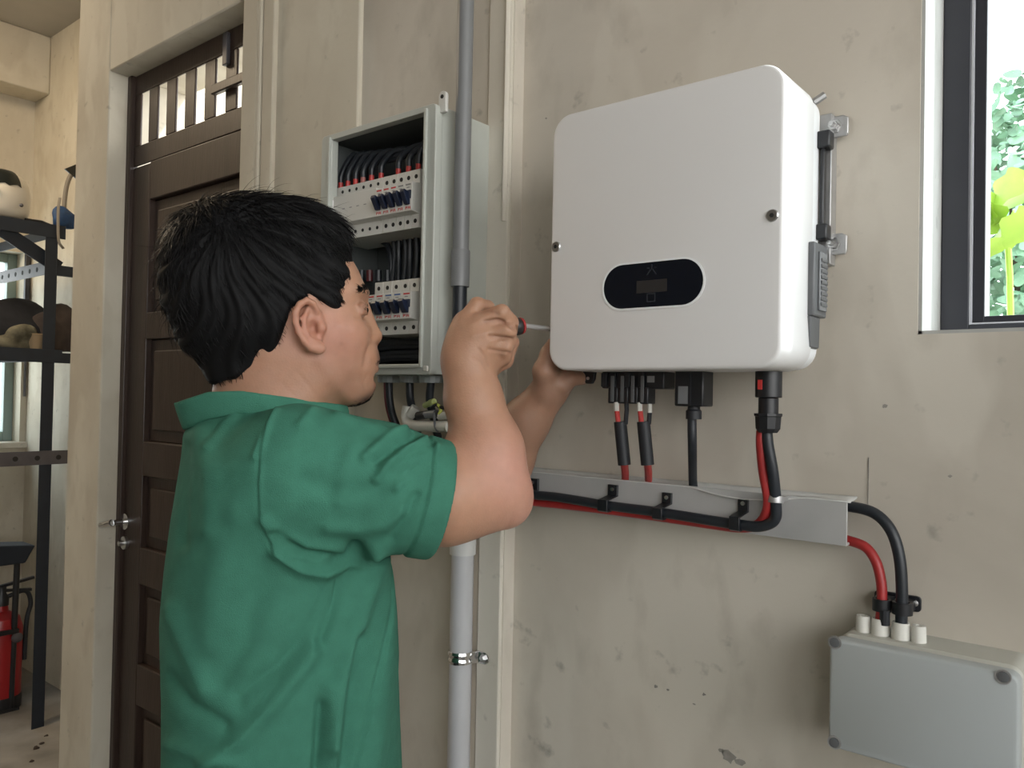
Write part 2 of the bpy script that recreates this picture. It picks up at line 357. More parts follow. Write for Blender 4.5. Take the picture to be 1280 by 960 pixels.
# transom board: rails and slats around six slots
tx0, tx1 = XJ0+.022, XJ1-.02
MB().box(tx0, tx1, yd, yd+.006, ZDOOR-.052, ZDOOR).build('transom_top_rail', dm, D, bevel=.002)
MB().box(tx0, tx1, yd, yd+.006, zs+.003, 2.118).build('transom_bottom_rail', dm, D, bevel=.002)
slots = []
for k in range(6):
    c = -2.096+k*(2.096-1.634)/5; slots.append((c-.0225, c+.0225))
edges = [tx0]+[v for s in slots for v in s]+[tx1]
for k in range(0, len(edges), 2):
    if edges[k+1]-edges[k] > .002: MB().box(edges[k], edges[k+1], yd, yd+.006, 2.1182, ZDOOR-.0522).build('slat', dm, D, bevel=.002)
MB().box(-1.745, tx1, yd-.014, yd+.0, 2.165, 2.188).build('latch_bar', dm, D, bevel=.003)
MB().box(-1.705, -1.685, yd-.010, yd, 2.225, 2.30).build('top_bolt', M['perfsteel'], D, bevel=.002)
# leaf: two stiles, rails, recessed panels with a raised field
st = .092
MB().box(tx0, tx0+st, yd, 1.04, .01, zs).build('stile', dm, D, bevel=.003)
MB().box(tx1-.07, tx1, yd, 1.04, .01, zs).build('stile', dm, D, bevel=.003)
rails = [(.01, .20), (.655, .76), (.965, 1.06), (1.245, 1.335), (1.60, 1.67), (1.965, zs+.0028)]
for z0, z1 in rails: MB().box(tx0+st, tx1-.07, yd, 1.04, z0, z1).build('rail', dm, D, bevel=.003)
for (_, z0), (z1, _) in zip(rails[:-1], rails[1:]):
    MB().box(tx0+st, tx1-.07, yd+.016, 1.03, z0, z1).box(tx0+st+.03, tx1-.10, yd+.008, yd+.016, z0+.03, z1-.03).build('panel', dm, D, bevel=.003)
h = PY(156, 655, yd)
hp = MB(); hp.cyl((h[0]+.01, yd, h[2]+.008), (h[0]+.01, yd-.006, h[2]+.008), .021); hp.cyl((h[0]+.01, yd-.006, h[2]+.008), (h[0]+.01, yd-.035, h[2]+.008), .008)
dh = hp.build('door_handle', M['chrome'], D)
MB().tube(spline([(h[0]+.012, yd-.040, h[2]+.009), (h[0]-.012, yd-.048, h[2]+.003), (h[0]-.045, yd-.050, h[2]-.004)], 6), [.009]*10+[.008]*2+[.009], 12).build('lever', M['chrome'], dh)
MB().cyl((h[0]+.01, yd, h[2]-.048), (h[0]+.01, yd-.008, h[2]-.048), .017).cyl((h[0]+.01, yd-.008, h[2]-.048), (h[0]+.01, yd-.02, h[2]-.048), .007).build('lock_cylinder', M['steel'], D)

# ================================================================== INVERTER
ix0, ix1, iz0, iz1 = -.6145, -.3125, 1.5045, 1.830; iy = .82
INV = thing('solar_inverter', ((ix0+ix1)/2, .90, iz0), 'white wall-mounted solar inverter with rounded corners and black oval display', 'inverter')
# front cover: rounded shell with soft edge (stacked outlines)
def shell(x0, x1, z0, z1, ys, insets, r):
    mb = MB(); vs = []; n = None
    for y, i in zip(ys, insets):
        p = rrect(x0+i, x1-i, z0+i, z1-i, y, max(r-i, .002), 10); n = len(p); vs += p
    fs = [tuple(range(n))]+[(k*n+i, k*n+(i+1) % n, (k+1)*n+(i+1) % n, (k+1)*n+i) for k in range(len(ys)-1) for i in range(n)]+[tuple(range(len(vs)-1, len(vs)-n-1, -1))]
    return mb.poly(vs, fs)
cov = shell(ix0, ix1, iz0, iz1, [iy, iy+.0006, iy+.002, iy+.004, iy+.090, iy+.094], [.0042, .002, .0007, 0, 0, .0025], .027).build('front_cover', M['white'], INV, angle=50)
shell(ix0, ix1, iz0, iz1, [iy+.094, iy+.118, iy+.124], [.003, .003, .009], .027).build('rear_housing', M['white_side'], INV, angle=40)
d0 = PY(755, 360, iy); d1 = PY(879.5, 353, iy); dzt = PY(850, 324, iy)[2]; dzb = PY(850, 381.5, iy)[2]
dz0, dz1 = dzb, dzt
rim = MB().ring_prism(rrect(d0[0]-.0022, d1[0]+.0022, dz0-.0022, dz1+.0022, iy+.001, (dz1-dz0)/2+.002, 10), rrect(d0[0], d1[0], dz0, dz1, iy+.001, (dz1-dz0)/2-.0001, 10), (0, -.0022, 0)).build('display_rim', M['white_side'], INV)
dp = MB().prism(rrect(d0[0]+.0001, d1[0]-.0001, dz0+.0001, dz1-.0001, iy+.001, (dz1-dz0)/2-.0003, 10), (0, -.0016, 0)).build('display', M['glassblack'], INV)
q0 = PY(796, 362, iy); q1 = PY(834, 352, iy); qz0 = PY(815, 365.5, iy)[2]; qz1 = PY(815, 350, iy)[2]
MB().box(q0[0], q1[0], iy-.0009, iy-.0004, qz0, qz1).build('lcd_window', M['lcd'], dp)
ic = PY(815, 338, iy); k = .0052
g = MB()
g.bar((ic[0], iy-.0008, ic[2]+.001), (ic[0], iy-.0008, ic[2]+.007), .0012, .0005, (0, 1, 0))
for sgn in (-1, 1):
    g.bar((ic[0]+sgn*.0015, iy-.0008, ic[2]+.001), (ic[0]+sgn*.006, iy-.0008, ic[2]-.005), .0012, .0005, (0, 1, 0))
    g.bar((ic[0]+sgn*.003, iy-.0008, ic[2]+.003), (ic[0]+sgn*.006, iy-.0008, ic[2]+.003), .0010, .0005, (0, 1, 0))
g.build('mark', M['icon'], dp)
ic = PY(814, 372, iy)
MB().ring_prism(rrect(ic[0]-.0058, ic[0]+.0058, ic[2]-.0052, ic[2]+.0052, iy-.0006, .001, 2), rrect(ic[0]-.0045, ic[0]+.0045, ic[2]-.004, ic[2]+.004, iy-.0006, .001, 2), (0, -.0003, 0)).build('mark', M['icon'], dp)
for px, py in ((695.5, 308.5), (965.5, 269.5)):
    p = PY(px, py, iy)
    sc = MB().lathe([(.0068, 0), (.0068, -.001), (.0058, -.0022), (.0, -.0022)], (p[0], iy, p[2]), (0, 1, 0)).build('cover_screw', M['steel'], INV)
    MB().lathe([(.0026, -.0021), (.0026, -.0026), (0, -.0026)], (p[0], iy, p[2]), (0, 1, 0), 6).build('socket', M['hole'], sc)
# right flank: hanging bracket, carry bar, disconnect module
xs = ix1-.003
MB().tube([(xs-.008, .940, 1.8215), (xs+.0035, .944, 1.829)], [.0045, .0045], 8).build('lifting_bolt', M['galv'], INV)
for za, zb in ((160, 160), (306, 306)):
    c = PX(1041, za, xs+.012)
    zc = PY(1040, za, .96)[2]
    tab = MB().prism([(xs-.004, .958, zc-.0125), (xs+.024, .958, zc-.0125), (xs+.026, .958, zc-.009), (xs+.026, .958, zc+.009), (xs+.020, .958, zc+.0125), (xs-.004, .958, zc+.0125)], (0, .004, 0)).build('bracket_tab', M['galv'], INV, bevel=.001)
    MB().lathe([(.0085, 0), (.0085, -.002), (.0055, -.002), (.0055, -.009), (.003, -.009), (.003, -.016), (0, -.016)], (xs+.011, .958, zc), (0, 1, 0), 6).build('bolt', M['steel'], tab)
zt, zb = PY(1040, 178, .95)[2], PY(1040, 292, .95)[2]
MB().box(xs-.004, xs+.010, .950, .970, zb-.035, zt+.035).build('mounting_plate', M['galv'], INV, bevel=.001)
hb = MB().box(xs+.002, xs+.007, .934, .944, zb, zt).build('carry_bar', M['black'], INV, bevel=.002)
MB().box(xs-.001, xs+.014, .930, .948, zt-.010, zt+.010).build('bar_end', M['black'], hb, bevel=.002)
MB().box(xs-.001, xs+.012, .930, .948, zb-.009, zb+.009).build('bar_end', M['black'], hb, bevel=.002)
mt, mbz = PY(1018, 308, .93)[2], PY(1018, 398, .93)[2]
sm = MB().box(xs, xs+.010, .898, .940, mbz, mt).build('disconnect_module', M['module'], INV, bevel=.002)
MB().box(xs+.010, xs+.0125, .910, .934, mbz+.007, mt-.010).build('module_cover', M['module2'], sm, bevel=.0008)
for i in range(9):
    zz = mbz+.012+i*(mt-mbz-.03)/8.5
    MB().box(xs+.0125, xs+.0138, .912, .932, zz, zz+.0035).build('rib', M['module'], sm)
MB().prism([(xs, .898, mbz), (xs+.007, .898, mbz), (xs+.004, .905, mbz-.034), (xs, .905, mbz-.036)], (0, .030, 0)).build('module_foot', M['module'], INV, bevel=.001)
# connectors under the housing
Yc = .885
def cx(px, Y=Yc, py=480): return PY(px, py, Y)[0]
def cz(py, px=800, Y=Yc): return PY(px, py, Y)[2]
ztop = iz0+.001
t = MB().prism([(cx(728), Yc, ztop), (cx(743), Yc, ztop), (cx(742), Yc, cz(474)), (cx(739), Yc, cz(480)), (cx(732), Yc, cz(480)), (cx(729), Yc, cz(474))], (0, .006, 0)).build('earth_lug', M['black'], INV, bevel=.001)
MB().lathe([(.0022, 0), (.0022, -.0012), (0, -.0012)], (cx(735), Yc, cz(473)), (0, 1, 0), 10).build('rivet', M['steel'], t)
dc = MB().box(cx(752), cx(830), Yc, Yc+.030, cz(486), ztop).build('connector_plate', M['black'], INV, bevel=.002)
MB().box(cx(809), cx(818), Yc-.0005, Yc+.002, cz(478), cz(470)).build('sticker', M['ink_grey'], dc)
for a, b2 in ((753, 760), (764, 771), (782, 789), (800, 806)): MB().box(cx(a), cx(b2), Yc-.004, Yc, cz(484), cz(466)).build('latch', M['blackmat'], dc, bevel=.001)
for i, (a, b2) in enumerate(((762, 774), (774.3, 787), (787.3, 799), (799.3, 812))):
    cn = MB().box(cx(a), cx(b2), Yc-.004, Yc+.016, cz(505), cz(486)+.002).build('dc_connector', M['black'], INV, bevel=.0015)
    MB().box(cx(a+4), cx(a+8), Yc-.0055, Yc-.004, cz(503), cz(470)).build('key_rib', M['module'], cn, bevel=.0005)
cm = MB().box(cx(846), cx(882), Yc-.006, Yc+.022, cz(508, 865), ztop).build('comm_port', M['black'], INV, bevel=.002)
MB().box(cx(851), cx(863), Yc-.0066, Yc-.006, cz(505, 865), cz(483, 865)).build('sticker', M['module2'], cm)
MB().box(cx(864.5), cx(867), Yc-.0072, Yc-.006, cz(507, 865), cz(465, 865)).build('key_rib', M['blackmat'], cm)
MB().lathe([(.0095, 0), (.0095, .010), (.0075, .012), (.0075, .016)], (cx(865), Yc+.006, cz(524, 865)), (0, 0, 1), 12).build('strain_relief', M['blackmat'], INV)
gx = cx(957.5); gy = Yc+.008
gl = MB().lathe([(.0150, cz(497, 957)), (.0150, ztop), (.0135, ztop)], (gx, gy, 0), (0, 0, 1), 12).lathe([(.0112, cz(518, 957)), (.0112, cz(497, 957))], (gx, gy, 0), (0, 0, 1), 16).build('battery_gland', M['black'], INV, bevel=.001)
MB().lathe([(.0105, cz(541, 957)), (.0140, cz(536, 957)), (.0148, cz(521, 957)), (.0160, cz(520, 957)), (.0160, cz(517, 957))], (gx, gy, 0), (0, 0, 1), 10).build('gland_nut', M['black'], gl, angle=25)
p = PY(950, 480, gy-.0152); MB().box(p[0]-.0025, p[0]+.0025, gy-.0158, gy-.0135, cz(487, 957), cz(475, 957)).build('sticker', M['ink_red'], gl)

# ================================================================== TRUNKING, CLIPS AND CABLES
ty = .928
tA = PY(560, 577, ty); tz1 = PY(1040, 624.5, ty)[2]; tz0 = PY(1050, 682, ty)[2]
txl, txr = -.93, PY(1058.5, 650, ty)[0]
TR = thing('cable_trunking', ((txl+txr)/2, .95, tz0), 'grey plastic cable trunking fixed along the wall under the white inverter', 'trunking')
MB().box(txl, txr, ty, ty+.003, tz0, tz1).box(txl, txr-.0005, ty+.003, .967, tz0, tz0+.003).build('cover', M['trunk'], TR, bevel=.0006)
# top lip: flat left, warped open to the right of the middle
vs, fs = [], []
n = 60
for i in range(n+1):
    x = txl+(txr-txl)*i/n; s = (x-txl)/(txr-txl)
    xa = PY(862, 610, ty)[0]; xb = PY(1005, 620, ty)[0]
    w_ = math.sin(math.pi*min(max((x-xa)/(xb-xa), 0), 1))
    zf = tz1-.0*w_; yb = .966
    vs += [(x, ty-.006*w_, zf-.008*w_), (x, ty+.012+.010*w_, zf-.002-.010*w_), (x, yb-.003, zf-.001+.002*math.sin(s*40)), (x, yb, zf+.002)]
for i in range(n):
    for k in range(3): fs.append((i*4+k, i*4+k+1, i*4+5+k, i*4+4+k))
lip = MB().poly(vs, fs).build('top_lip', M['pipeend'], TR); so = lip.modifiers.new('solid', 'SOLIDIFY'); so.thickness = .0016
yk = .913
def run(pts, Y=None): return spline([PY(*p[:2], p[2] if len(p) > 2 else Y) for p in pts], 8)
blk = run([(560, 590, .93), (610, 604, .92), (658, 617), (700, 622), (760, 632), (828, 641), (890, 651), (924, 656), (950, 658), (968, 650), (970, 630, .906), (966, 590, .897), (960, 556, .893), (958.5, 538, .893)], yk-.004)
tag(MB().tube(blk, .0064, 12).build('battery_cable', M['cable']), 'thick black cable from the round gland running left through the wall clips', 'cable')
redp = run([(560, 600, .935), (610, 612, .925), (658, 626, .918), (700, 631, .918), (760, 638), (828, 647), (890, 656), (924, 660), (944, 657, .916), (956, 645, .912), (960, 625, .905), (954, 590, .898), (951, 556, .893), (951.5, 538, .893)], yk+.004)
tag(MB().tube(redp, .0056, 12).build('battery_cable', M['red']), 'red cable from the round gland running left through the wall clips', 'cable')
tieP = PY(975, 625, .906)
tag(MB().lathe([(.0085, -.004), (.0088, -.004), (.0088, .004), (.0085, .004)], PY(969.5, 624, .906), (0, .1, 1), 16).box(tieP[0]-.003, tieP[0]+.002, tieP[1]-.003, tieP[1]+.03, tieP[2]-.003, tieP[2]+.003).build('cable_tie', M['galv'], bevel=.0008), 'grey metal cable tie around the black cable at the warped trunking lip', 'cable tie')
cl_lab = ['black cable clip partly behind the raised elbow', 'black cable clip just right of the elbow, below the two sleeved red cables', 'black cable clip in the middle of the run, third from the left', 'tall black cable clip beside the bend under the round gland']
for i, (px, y0, y1, w2) in enumerate(((660, 597, 634, 13), (760, 605, 641, 12), (828, 615, 651, 12), (924, 622, 665, 13))):
    X0 = PY(px-w2/2, y0, yk)[0]; X1 = PY(px+w2/2, y0, yk)[0]; z1 = PY(px, y0, ty)[2]; z0 = PY(px, y1, yk-.012)[2]
    zm = PY(px, (y0+y1)/2+1, yk)[2]
    c = thing('cable_clip', ((X0+X1)/2, ty, z0), cl_lab[i], 'cable clip', 'black cable clips on the trunking')
    prof = [(ty-.0002, z1), (ty-.004, z1), (ty-.004, zm+.004), (yk-.014, zm), (yk-.014, z0+.002), (yk-.010, z0), (ty-.0002, z0), (ty-.0002, z0+.002), (yk-.0105, z0+.002), (yk-.0105, zm-.001), (ty-.0005, zm+.003)]
    MB().prism([(X0, a, b2) for a, b2 in prof], (X1-X0, 0, 0)).build('strap', M['black'], c, bevel=.0006)
    MB().lathe([(.0026, 0), (.0026, -.0015), (0, -.0018)], ((X0+X1)/2, ty-.004, z1-.006), (0, 1, 0), 10).build('screw', M['steel'], c)
# sleeved cable pairs from the dc connectors
for i, x0 in enumerate((768, 797)):
    lab = ['left', 'right'][i]
    c = thing('sleeved_cable_pair', PY(x0+14, 596, Yc), 'short red and black wire pair in a black sleeve, %s one of two' % lab, 'cable', 'sleeved wire pairs')
    dx = 0
    MB().tube([PY(x0+3, 503, Yc), PY(x0+3.2, 512, Yc-.001), PY(x0+5, 530, Yc)], .0034, 8).build('red_wire', M['redbright'], c)
    MB().tube([PY(x0+2.6, 503, Yc-.001), PY(x0+2.8, 514, Yc-.0015)], .0037, 8).build('crimp', M['white_gland'], c)
    MB().tube([PY(x0+15, 503, Yc), PY(x0+15.5, 512, Yc), PY(x0+14, 530, Yc+.002)], .0030, 8).build('black_wire', M['blackmat'], c)
    if i: MB().tube([PY(x0+15.2, 505, Yc-.001), PY(x0+15.4, 516, Yc-.0015)], .0030, 8).build('crimp', M['white_gland'], c)
    MB().tube([PY(x0+7.2, 527, Yc+.002), PY(x0+12.5, 581, Yc+.006)], .0092, 14, flat=.9).build('sleeve', M['blackmat'], c)
    MB().tube([PY(x0+4.5, 527, Yc-.003), PY(x0+7, 560, Yc-.001), PY(x0+9, 579, Yc+.001)], [.0032, .0030, .0022], 8).build('sleeve_stripe', M['darkred'], c)
    MB().tube([PY(x0+12, 577, Yc+.006), PY(x0+13.5, 590, Yc+.03), PY(x0+13.5, 600, ty+.018)], .0050, 10).build('red_tail', M['redbright'], c)
tag(MB().tube(run([(865, 522, Yc+.006), (865.5, 560, Yc+.012), (866, 598, ty+.012), (867, 612, ty+.018)]), .0057, 12).build('comm_cable', M['cable']), 'straight black cable dropping from the square port into the trunking', 'cable')

# ================================================================== JUNCTION BOX
jy = .885
A = PY(1036.5, 797, jy); Bz = PY(1036, 934, jy)[2]; Xr = PY(1275, 838, jy)[0]
jx0, jx1, jz0, jz1 = A[0], Xr, Bz, A[2]
JB = thing('junction_box', ((jx0+jx1)/2, .93, jz0), 'grey plastic junction box on the wall at the lower right', 'junction box')
shell(jx0, jx1, jz0, jz1, [jy, jy+.001, jy+.004, jy+.018], [.003, .0012, 0, 0], .010).build('lid', M['boxgrey'], JB, angle=50)
shell(jx0+.0035, jx1-.0035, jz0+.0035, jz1-.0035, [jy+.018, jy+.030, jy+.034, .97], [0, 0, -.003, -.0035], .009).build('body', M['boxbody'], JB, angle=30)
for px, py in ((1043.5, 803), (1043, 928), (1254, 846)):
    p = PY(px, py, jy)
    sc = MB().lathe([(.0072, .0), (.0072, -.0008), (.0058, -.0008), (.0056, -.0002), (0, -.0002)], (p[0], jy, p[2]), (0, 1, 0), 18).build('lid_screw', M['galv'], JB)
    MB().lathe([(.0050, -.0003), (.0050, -.0012), (.003, -.0016), (0, -.0016)], (p[0], jy, p[2]), (0, 1, 0), 14).build('screw_head', M['module'], sc)
p2 = PY(1254, 846, jy)
sc = MB().lathe([(.0072, .0), (.0072, -.0008), (.0058, -.0008), (.0056, -.0002), (0, -.0002)], (p2[0], jy, PY(1043, 928, jy)[2]), (0, 1, 0), 18).build('lid_screw', M['galv'], JB)
spY = .938
for k, (a, b2) in enumerate(((1070, 1088), (1089.5, 1111.5), (1114.5, 1138), (1139.5, 1158))):
    xc = PY((a+b2)/2, 780, spY)[0]; r = (PY(b2, 780, spY)[0]-PY(a, 780, spY)[0])/2*1.02
    hole = r*.72 if k in (1, 2) else r*.45
    MB().lathe([(r*1.03, jz1-.004), (r*.97, jz1+.0145), (r*.90, jz1+.017), (hole, jz1+.017), (hole*.95, jz1+.014), (0, jz1+.014)], (xc, spY, 0), (0, 0, 1), 20).build('cable_spout', M['spout'], JB)
    if k == 1: rx = xc
    if k == 2: bx_ = xc
spz = jz1+.012
tag(MB().tube(spline([(txr-.01, .948, PY(1058, 634, .948)[2])]+[PY(*q) for q in ((1062, 633, .946), (1092, 641, .942), (1113, 662, .94), (1124, 695, .939), (1127.5, 740, .938))]+[(bx_, spY, spz)], 8), .0062, 14).build('outlet_cable', M['cable']), 'black cable curving from the trunking end down into the junction box', 'cable')
tag(MB().tube(spline([(txr-.01, .948, PY(1058, 675, .948)[2])]+[PY(*q) for q in ((1062, 676, .946), (1082, 684, .942), (1095, 702, .94), (1101, 725, .939), (1102.5, 748, .938))]+[(rx, spY, spz)], 8), .0056, 14).build('outlet_cable', M['red']), 'red cable curving from the trunking end down into the junction box', 'cable')
sdz = PY(1117, 756, .945)[2]
X0 = PY(1088, 750, .95)[0]; X1 = PY(1147, 760, .95)[0]; xm = (rx+bx_)/2
SD = thing('double_saddle', (xm, .95, sdz-.008), 'black double saddle clamp holding the red and black cables above the junction box', 'clamp')
MB().prism(rrect(X0, X1, sdz-.0085, sdz+.0085, .969, .004, 3), (0, -.004, 0)).build('base_plate', M['black'], SD, bevel=.0006)
for xc, r in ((rx+.001, .0068), (bx_+.001, .0075)):
    MB().ring_prism([(xc+(r+.003)*math.cos(a), .939+(r+.003)*math.sin(a), sdz-.007) for a in np.linspace(0, 2*math.pi, 16, endpoint=False)], [(xc+r*math.cos(a), .939+r*math.sin(a), sdz-.007) for a in np.linspace(0, 2*math.pi, 16, endpoint=False)], (0, 0, .013)).box(xc-r, xc+r, .939+r, .966, sdz-.006, sdz+.005).build('saddle_loop', M['black'], SD)
for xc in (X0+.005, xm+.001, X1-.006):
    MB().lathe([(.0036, 0), (.0036, -.0015), (.002, -.0022), (0, -.0022)], (xc, .965, sdz+.001), (0, 1, 0), 10).build('screw', M['steel'], SD)
MB().tube([(rx+.0055, spY-.004, spz), (rx+.0055, spY-.005, sdz-.004)], .0052, 10).build('black_sleeve', M['blackmat'], SD)

# ================================================================== CONDUITS
ux, uy = -.80, .85
zt = PX(572, 358, ux)[2]; zs1 = PX(572, 312, ux)[2]
UC = thing('conduit_pipe', (ux, uy, zt), 'dark grey vertical conduit pipe in front of the open enclosure side', 'pipe')
def rad(px, t): return px*t/1000
tt = float((np.array([ux, uy, 1.6])-EYE)@_f)
MB().tube([(ux, uy, zs1-.005), (ux, uy, CEIL-.001)], rad(10.2, tt), 24).build('pipe', M['pipegrey'], UC)
MB().lathe([(rad(9, tt), zt+.004), (rad(11.6, tt), zt), (rad(12, tt), zs1-.002), (rad(11.4, tt), zs1), (rad(10, tt), zs1)], (ux, uy, 0), (0, 0, 1), 24).build('socket', M['pipegrey'], UC)
lx, ly = PY(577, 760, .921)[0], .921; tl = float((np.array([lx, ly, 1.2])-EYE)@_f)
zc0 = PX(580, 692, lx)[2]
tag(MB().tube([(ux, uy, zt+.02), (ux, uy, zt-.05), (ux-.004, uy+.01, zt-.15), (lx+.004, ly-.01, zc0+.20), (lx, ly, zc0+.05)], .0105, 14).build('feed_cable', M['cable']), 'thick dark cable coming out of the grey conduit socket behind the raised hand', 'cable')
LC = thing('conduit_pipe', (lx, ly, 0), 'pale grey vertical conduit pipe below the arm, running down the wall', 'pipe')
MB().tube([(lx, ly, 0), (lx, ly, zc0+.02)], rad(14.2, tl), 24).build('pipe', M['pipelight'], LC)
MB().lathe([(rad(14.5, tl), zc0), (rad(16.6, tl), zc0), (rad(16.8, tl), zc0+.055), (rad(13, tl), zc0+.056)], (lx, ly, 0), (0, 0, 1), 24).build('coupling', M['pipeend'], LC)
zk = PX(572, 821, lx)[2]
CLP = thing('pipe_clamp', (lx, ly, zk), 'shiny steel saddle clamp around the pale conduit pipe', 'clamp')
rr = rad(14.2, tl)
MB().lathe([(rr+.0002, -.009), (rr+.0018, -.009), (rr+.0030, -.005), (rr+.0014, -.001), (rr+.0014, .001), (rr+.0030, .005), (rr+.0018, .009), (rr+.0002, .009)], (lx, ly, zk), (0, 0, 1), 28).build('band', M['chrome'], CLP)
ear = MB().prism([(lx+rr, .9378, zk-.009), (lx+rr+.020, .9378, zk-.009), (lx+rr+.027, .9378, zk-.004), (lx+rr+.027, .9378, zk+.005), (lx+rr+.020, .9378, zk+.009), (lx+rr, .9378, zk+.009)], (0, -.0025, 0)).bar((lx+rr*.7, ly-.010, zk), (lx+rr+.006, .9365, zk), .0025, .018).build('ear', M['chrome'], CLP, bevel=.0006)
MB().lathe([(.0065, 0), (.0065, -.003), (.004, -.005), (0, -.005)], (lx+rr+.017, .9353, zk), (0, 1, 0), 6).build('screw', M['steel'], CLP)
MB().prism([(lx-rr-.006, .9378, zk-.006), (lx-rr+.003, .9378, zk-.006), (lx-rr+.003, .9378, zk+.012), (lx-rr-.006, .9378, zk+.012)], (0, -.0025, 0)).build('ear', M['chrome'], CLP, bevel=.0006)
# ================================================================== OPEN ENCLOSURE
ef, eb = .82, .9455
ea = PY(398.5, 300, ef); ec = PY(545, 128, ef); ebz = PY(549, 467.5, ef)[2]
ex0, ex1, ez0_, ez1_ = PY(402, 200, ef)[0], ec[0], ebz, ec[2]-.001
o0, o1 = PY(412, 300, ef)[0], PY(528, 300, ef)[0]; oz0, oz1 = PY(500, 455, ef)[2], PY(528, 141, ef)[2]
EN = thing('breaker_enclosure', ((ex0+ex1)/2, .90, ez0_), 'open grey plastic electrical enclosure on the wall with rows of breakers inside', 'enclosure')
eT = .004
MB().box(ex0, ex0+eT, ef+.012, eb, ez0_, ez1_).box(ex1-eT, ex1, ef+.012, eb, ez0_, ez1_).box(ex0+eT, ex1-eT, ef+.012, eb, ez1_-eT, ez1_).box(ex0+eT, ex1-eT, ef+.012, eb, ez0_, ez0_+eT).build('body', M['greyplastic'], EN, bevel=.0015)
MB().box(ex0+eT, ex1-eT, eb-.004, eb-.0005, ez0_+eT, ez1_-eT).build('back_plate', M['grey_shade'], EN)
li = MB().box(ex0+eT, ex0+eT+.0015, ef+.016, eb-.004, ez0_+eT, ez1_-eT).box(ex0+eT+.0015, ex1-eT, ef+.016, eb-.004, ez1_-eT-.0015, ez1_-eT)  # dark sheets added inside the walls, painting in the interior shade
li.box(ex1-eT-.0015, ex1-eT, ef+.016, eb-.004, ez0_+eT, ez1_-eT-.0015).build('shade_liner', M['grey_shade'], EN)
MB().ring_prism(rrect(ex0-.001, ex1+.001, ez0_-.001, ez1_+.001, ef, .008, 6), rrect(o0, o1, oz0, oz1, ef, .0015, 6), (0, .014, 0)).build('rim', M['greyplastic'], EN, bevel=.0015)
# raised lips round the opening
MB().box(o1+.001, o1+.006, ef-.004, ef+.001, oz0-.006, oz1+.004).box(o0-.006, o0-.001, ef-.004, ef+.001, oz0-.006, oz1+.004).box(o0-.001, o1+.001, ef-.004, ef+.001, oz0-.006, oz0-.001).build('lip', M['greyplastic'], EN, bevel=.001)
for nm, x, z, y in (('mounting_lug', ex1-.0075+.012, ez1_, ef+.008), ('mounting_lug', ex0+.055, ez1_, eb-.012)):
    lug = MB().prism([(x-.0075, y, z-.012), (x+.0075, y, z-.012), (x+.0075, y, z+.012)]+[(x+.0075*math.cos(a), y, z+.012+.0075*math.sin(a)) for a in np.linspace(0, math.pi, 8)[1:]], (0, .006, 0)).build(nm, M['breaker'], EN, bevel=.001)
    MB().lathe([(.0030, 0), (.0030, -.0008), (.0022, -.0008), (0, -.0002)], (x, y, z+.011), (0, 1, 0), 12).build('eyelet', M['hole'], lug)
MB().box(ex1-.012, ex1-.004, ef-.003, ef+.001, ez0_+.004, ez0_+.012).build('hinge_pin', M['breaker'], EN, bevel=.001)
for k, (a, b2) in enumerate(((474, 498), (501, 523), (525, 553))):
    g = PY((a+b2)/2, 475, .86); g2 = PY(b2, 475, .86); r = (g2[0]-g[0])*.78
    MB().lathe([(r, ez0_-.012), (r*1.02, ez0_-.001), (r*.8, ez0_)], (g[0], .86, 0), (0, 0, 1), 14).build('gland', M['glandgrey'], EN, angle=20)
    # cables below the glands
    if k == 0: path = [(g[0], .86, ez0_-.008), PY(487, 500, .862), PY(491, 520, .868), PY(500, 545, .876), PY(505, 580, .88)]
    elif k == 1: path = [(g[0], .86, ez0_-.008), PY(513, 500, .862), PY(519, 525, .875), PY(525, 560, .885), PY(528, 590, .89)]
    else: path = [(g[0], .86, ez0_-.008), PY(537, 498, .862), PY(540, 515, .868), PY(550, 560, .885), PY(552, 590, .89)]
    cn = tag(MB().tube(spline(path, 6), .0062, 12).build('supply_cable', M['cable']), ['leftmost dark cable under the open enclosure, with a red edge', 'middle dark cable under the open enclosure, passing behind the white bundle', 'right-hand dark cable under the open enclosure, ending behind the white bundle'][k], 'cable', 'cables below the enclosure')
    if k == 0: MB().tube(spline([q+np.array((-.0042, -.0042, 0)) for q in map(np.array, path)], 6), .0026, 8).build('red_core', M['darkred'], cn)
# white bundle under the enclosure
wb = PY(532, 535, .855)
WBU = thing('cable_joint_bundle', wb, 'bundle of white tubing and green-yellow wire joints under the open enclosure', 'cable joint')
MB().tube(spline([PY(510, 508, .86), PY(508.5, 522, .858), PY(513, 531, .855), PY(530, 532.5, .853), PY(562, 533.5, .85)], 6), .0088, 14).build('white_tube', M['white_gland'], WBU)
MB().tube([PY(512, 520, .858), PY(520, 509, .862)], .0078, 12).build('tube_end', M['white_gland'], WBU)
MB().tube([PY(522, 520, .850), PY(533, 518.5, .85)], .0062, 12).build('black_joint', M['blackmat'], WBU)
MB().tube([PY(532, 518.5, .85), PY(545, 517, .85)], .0062, 12).build('grey_joint', M['module2'], WBU)
MB().tube([PY(545, 518, .85), PY(550, 518, .85)], .0066, 12).build('black_joint', M['blackmat'], WBU)
MB().tube([PY(549, 520, .85), PY(562, 519, .85)], .0058, 12).build('white_joint', M['white_gland'], WBU)
MB().tube(spline([PY(531, 507, .853), PY(538, 504, .851), PY(543, 502, .85)], 5), [.0045]*5+[.0055]*5+[.005], 10).build('green_wire', mat('pale_green_wire', (.40, .46, .18), .5), WBU)
MB().tube(spline([PY(542, 505, .849), PY(548, 507, .847), PY(551, 512, .847), PY(549, 518, .846)], 5), .0026, 8).build('yellow_wire', M['yellowgreen'], WBU)
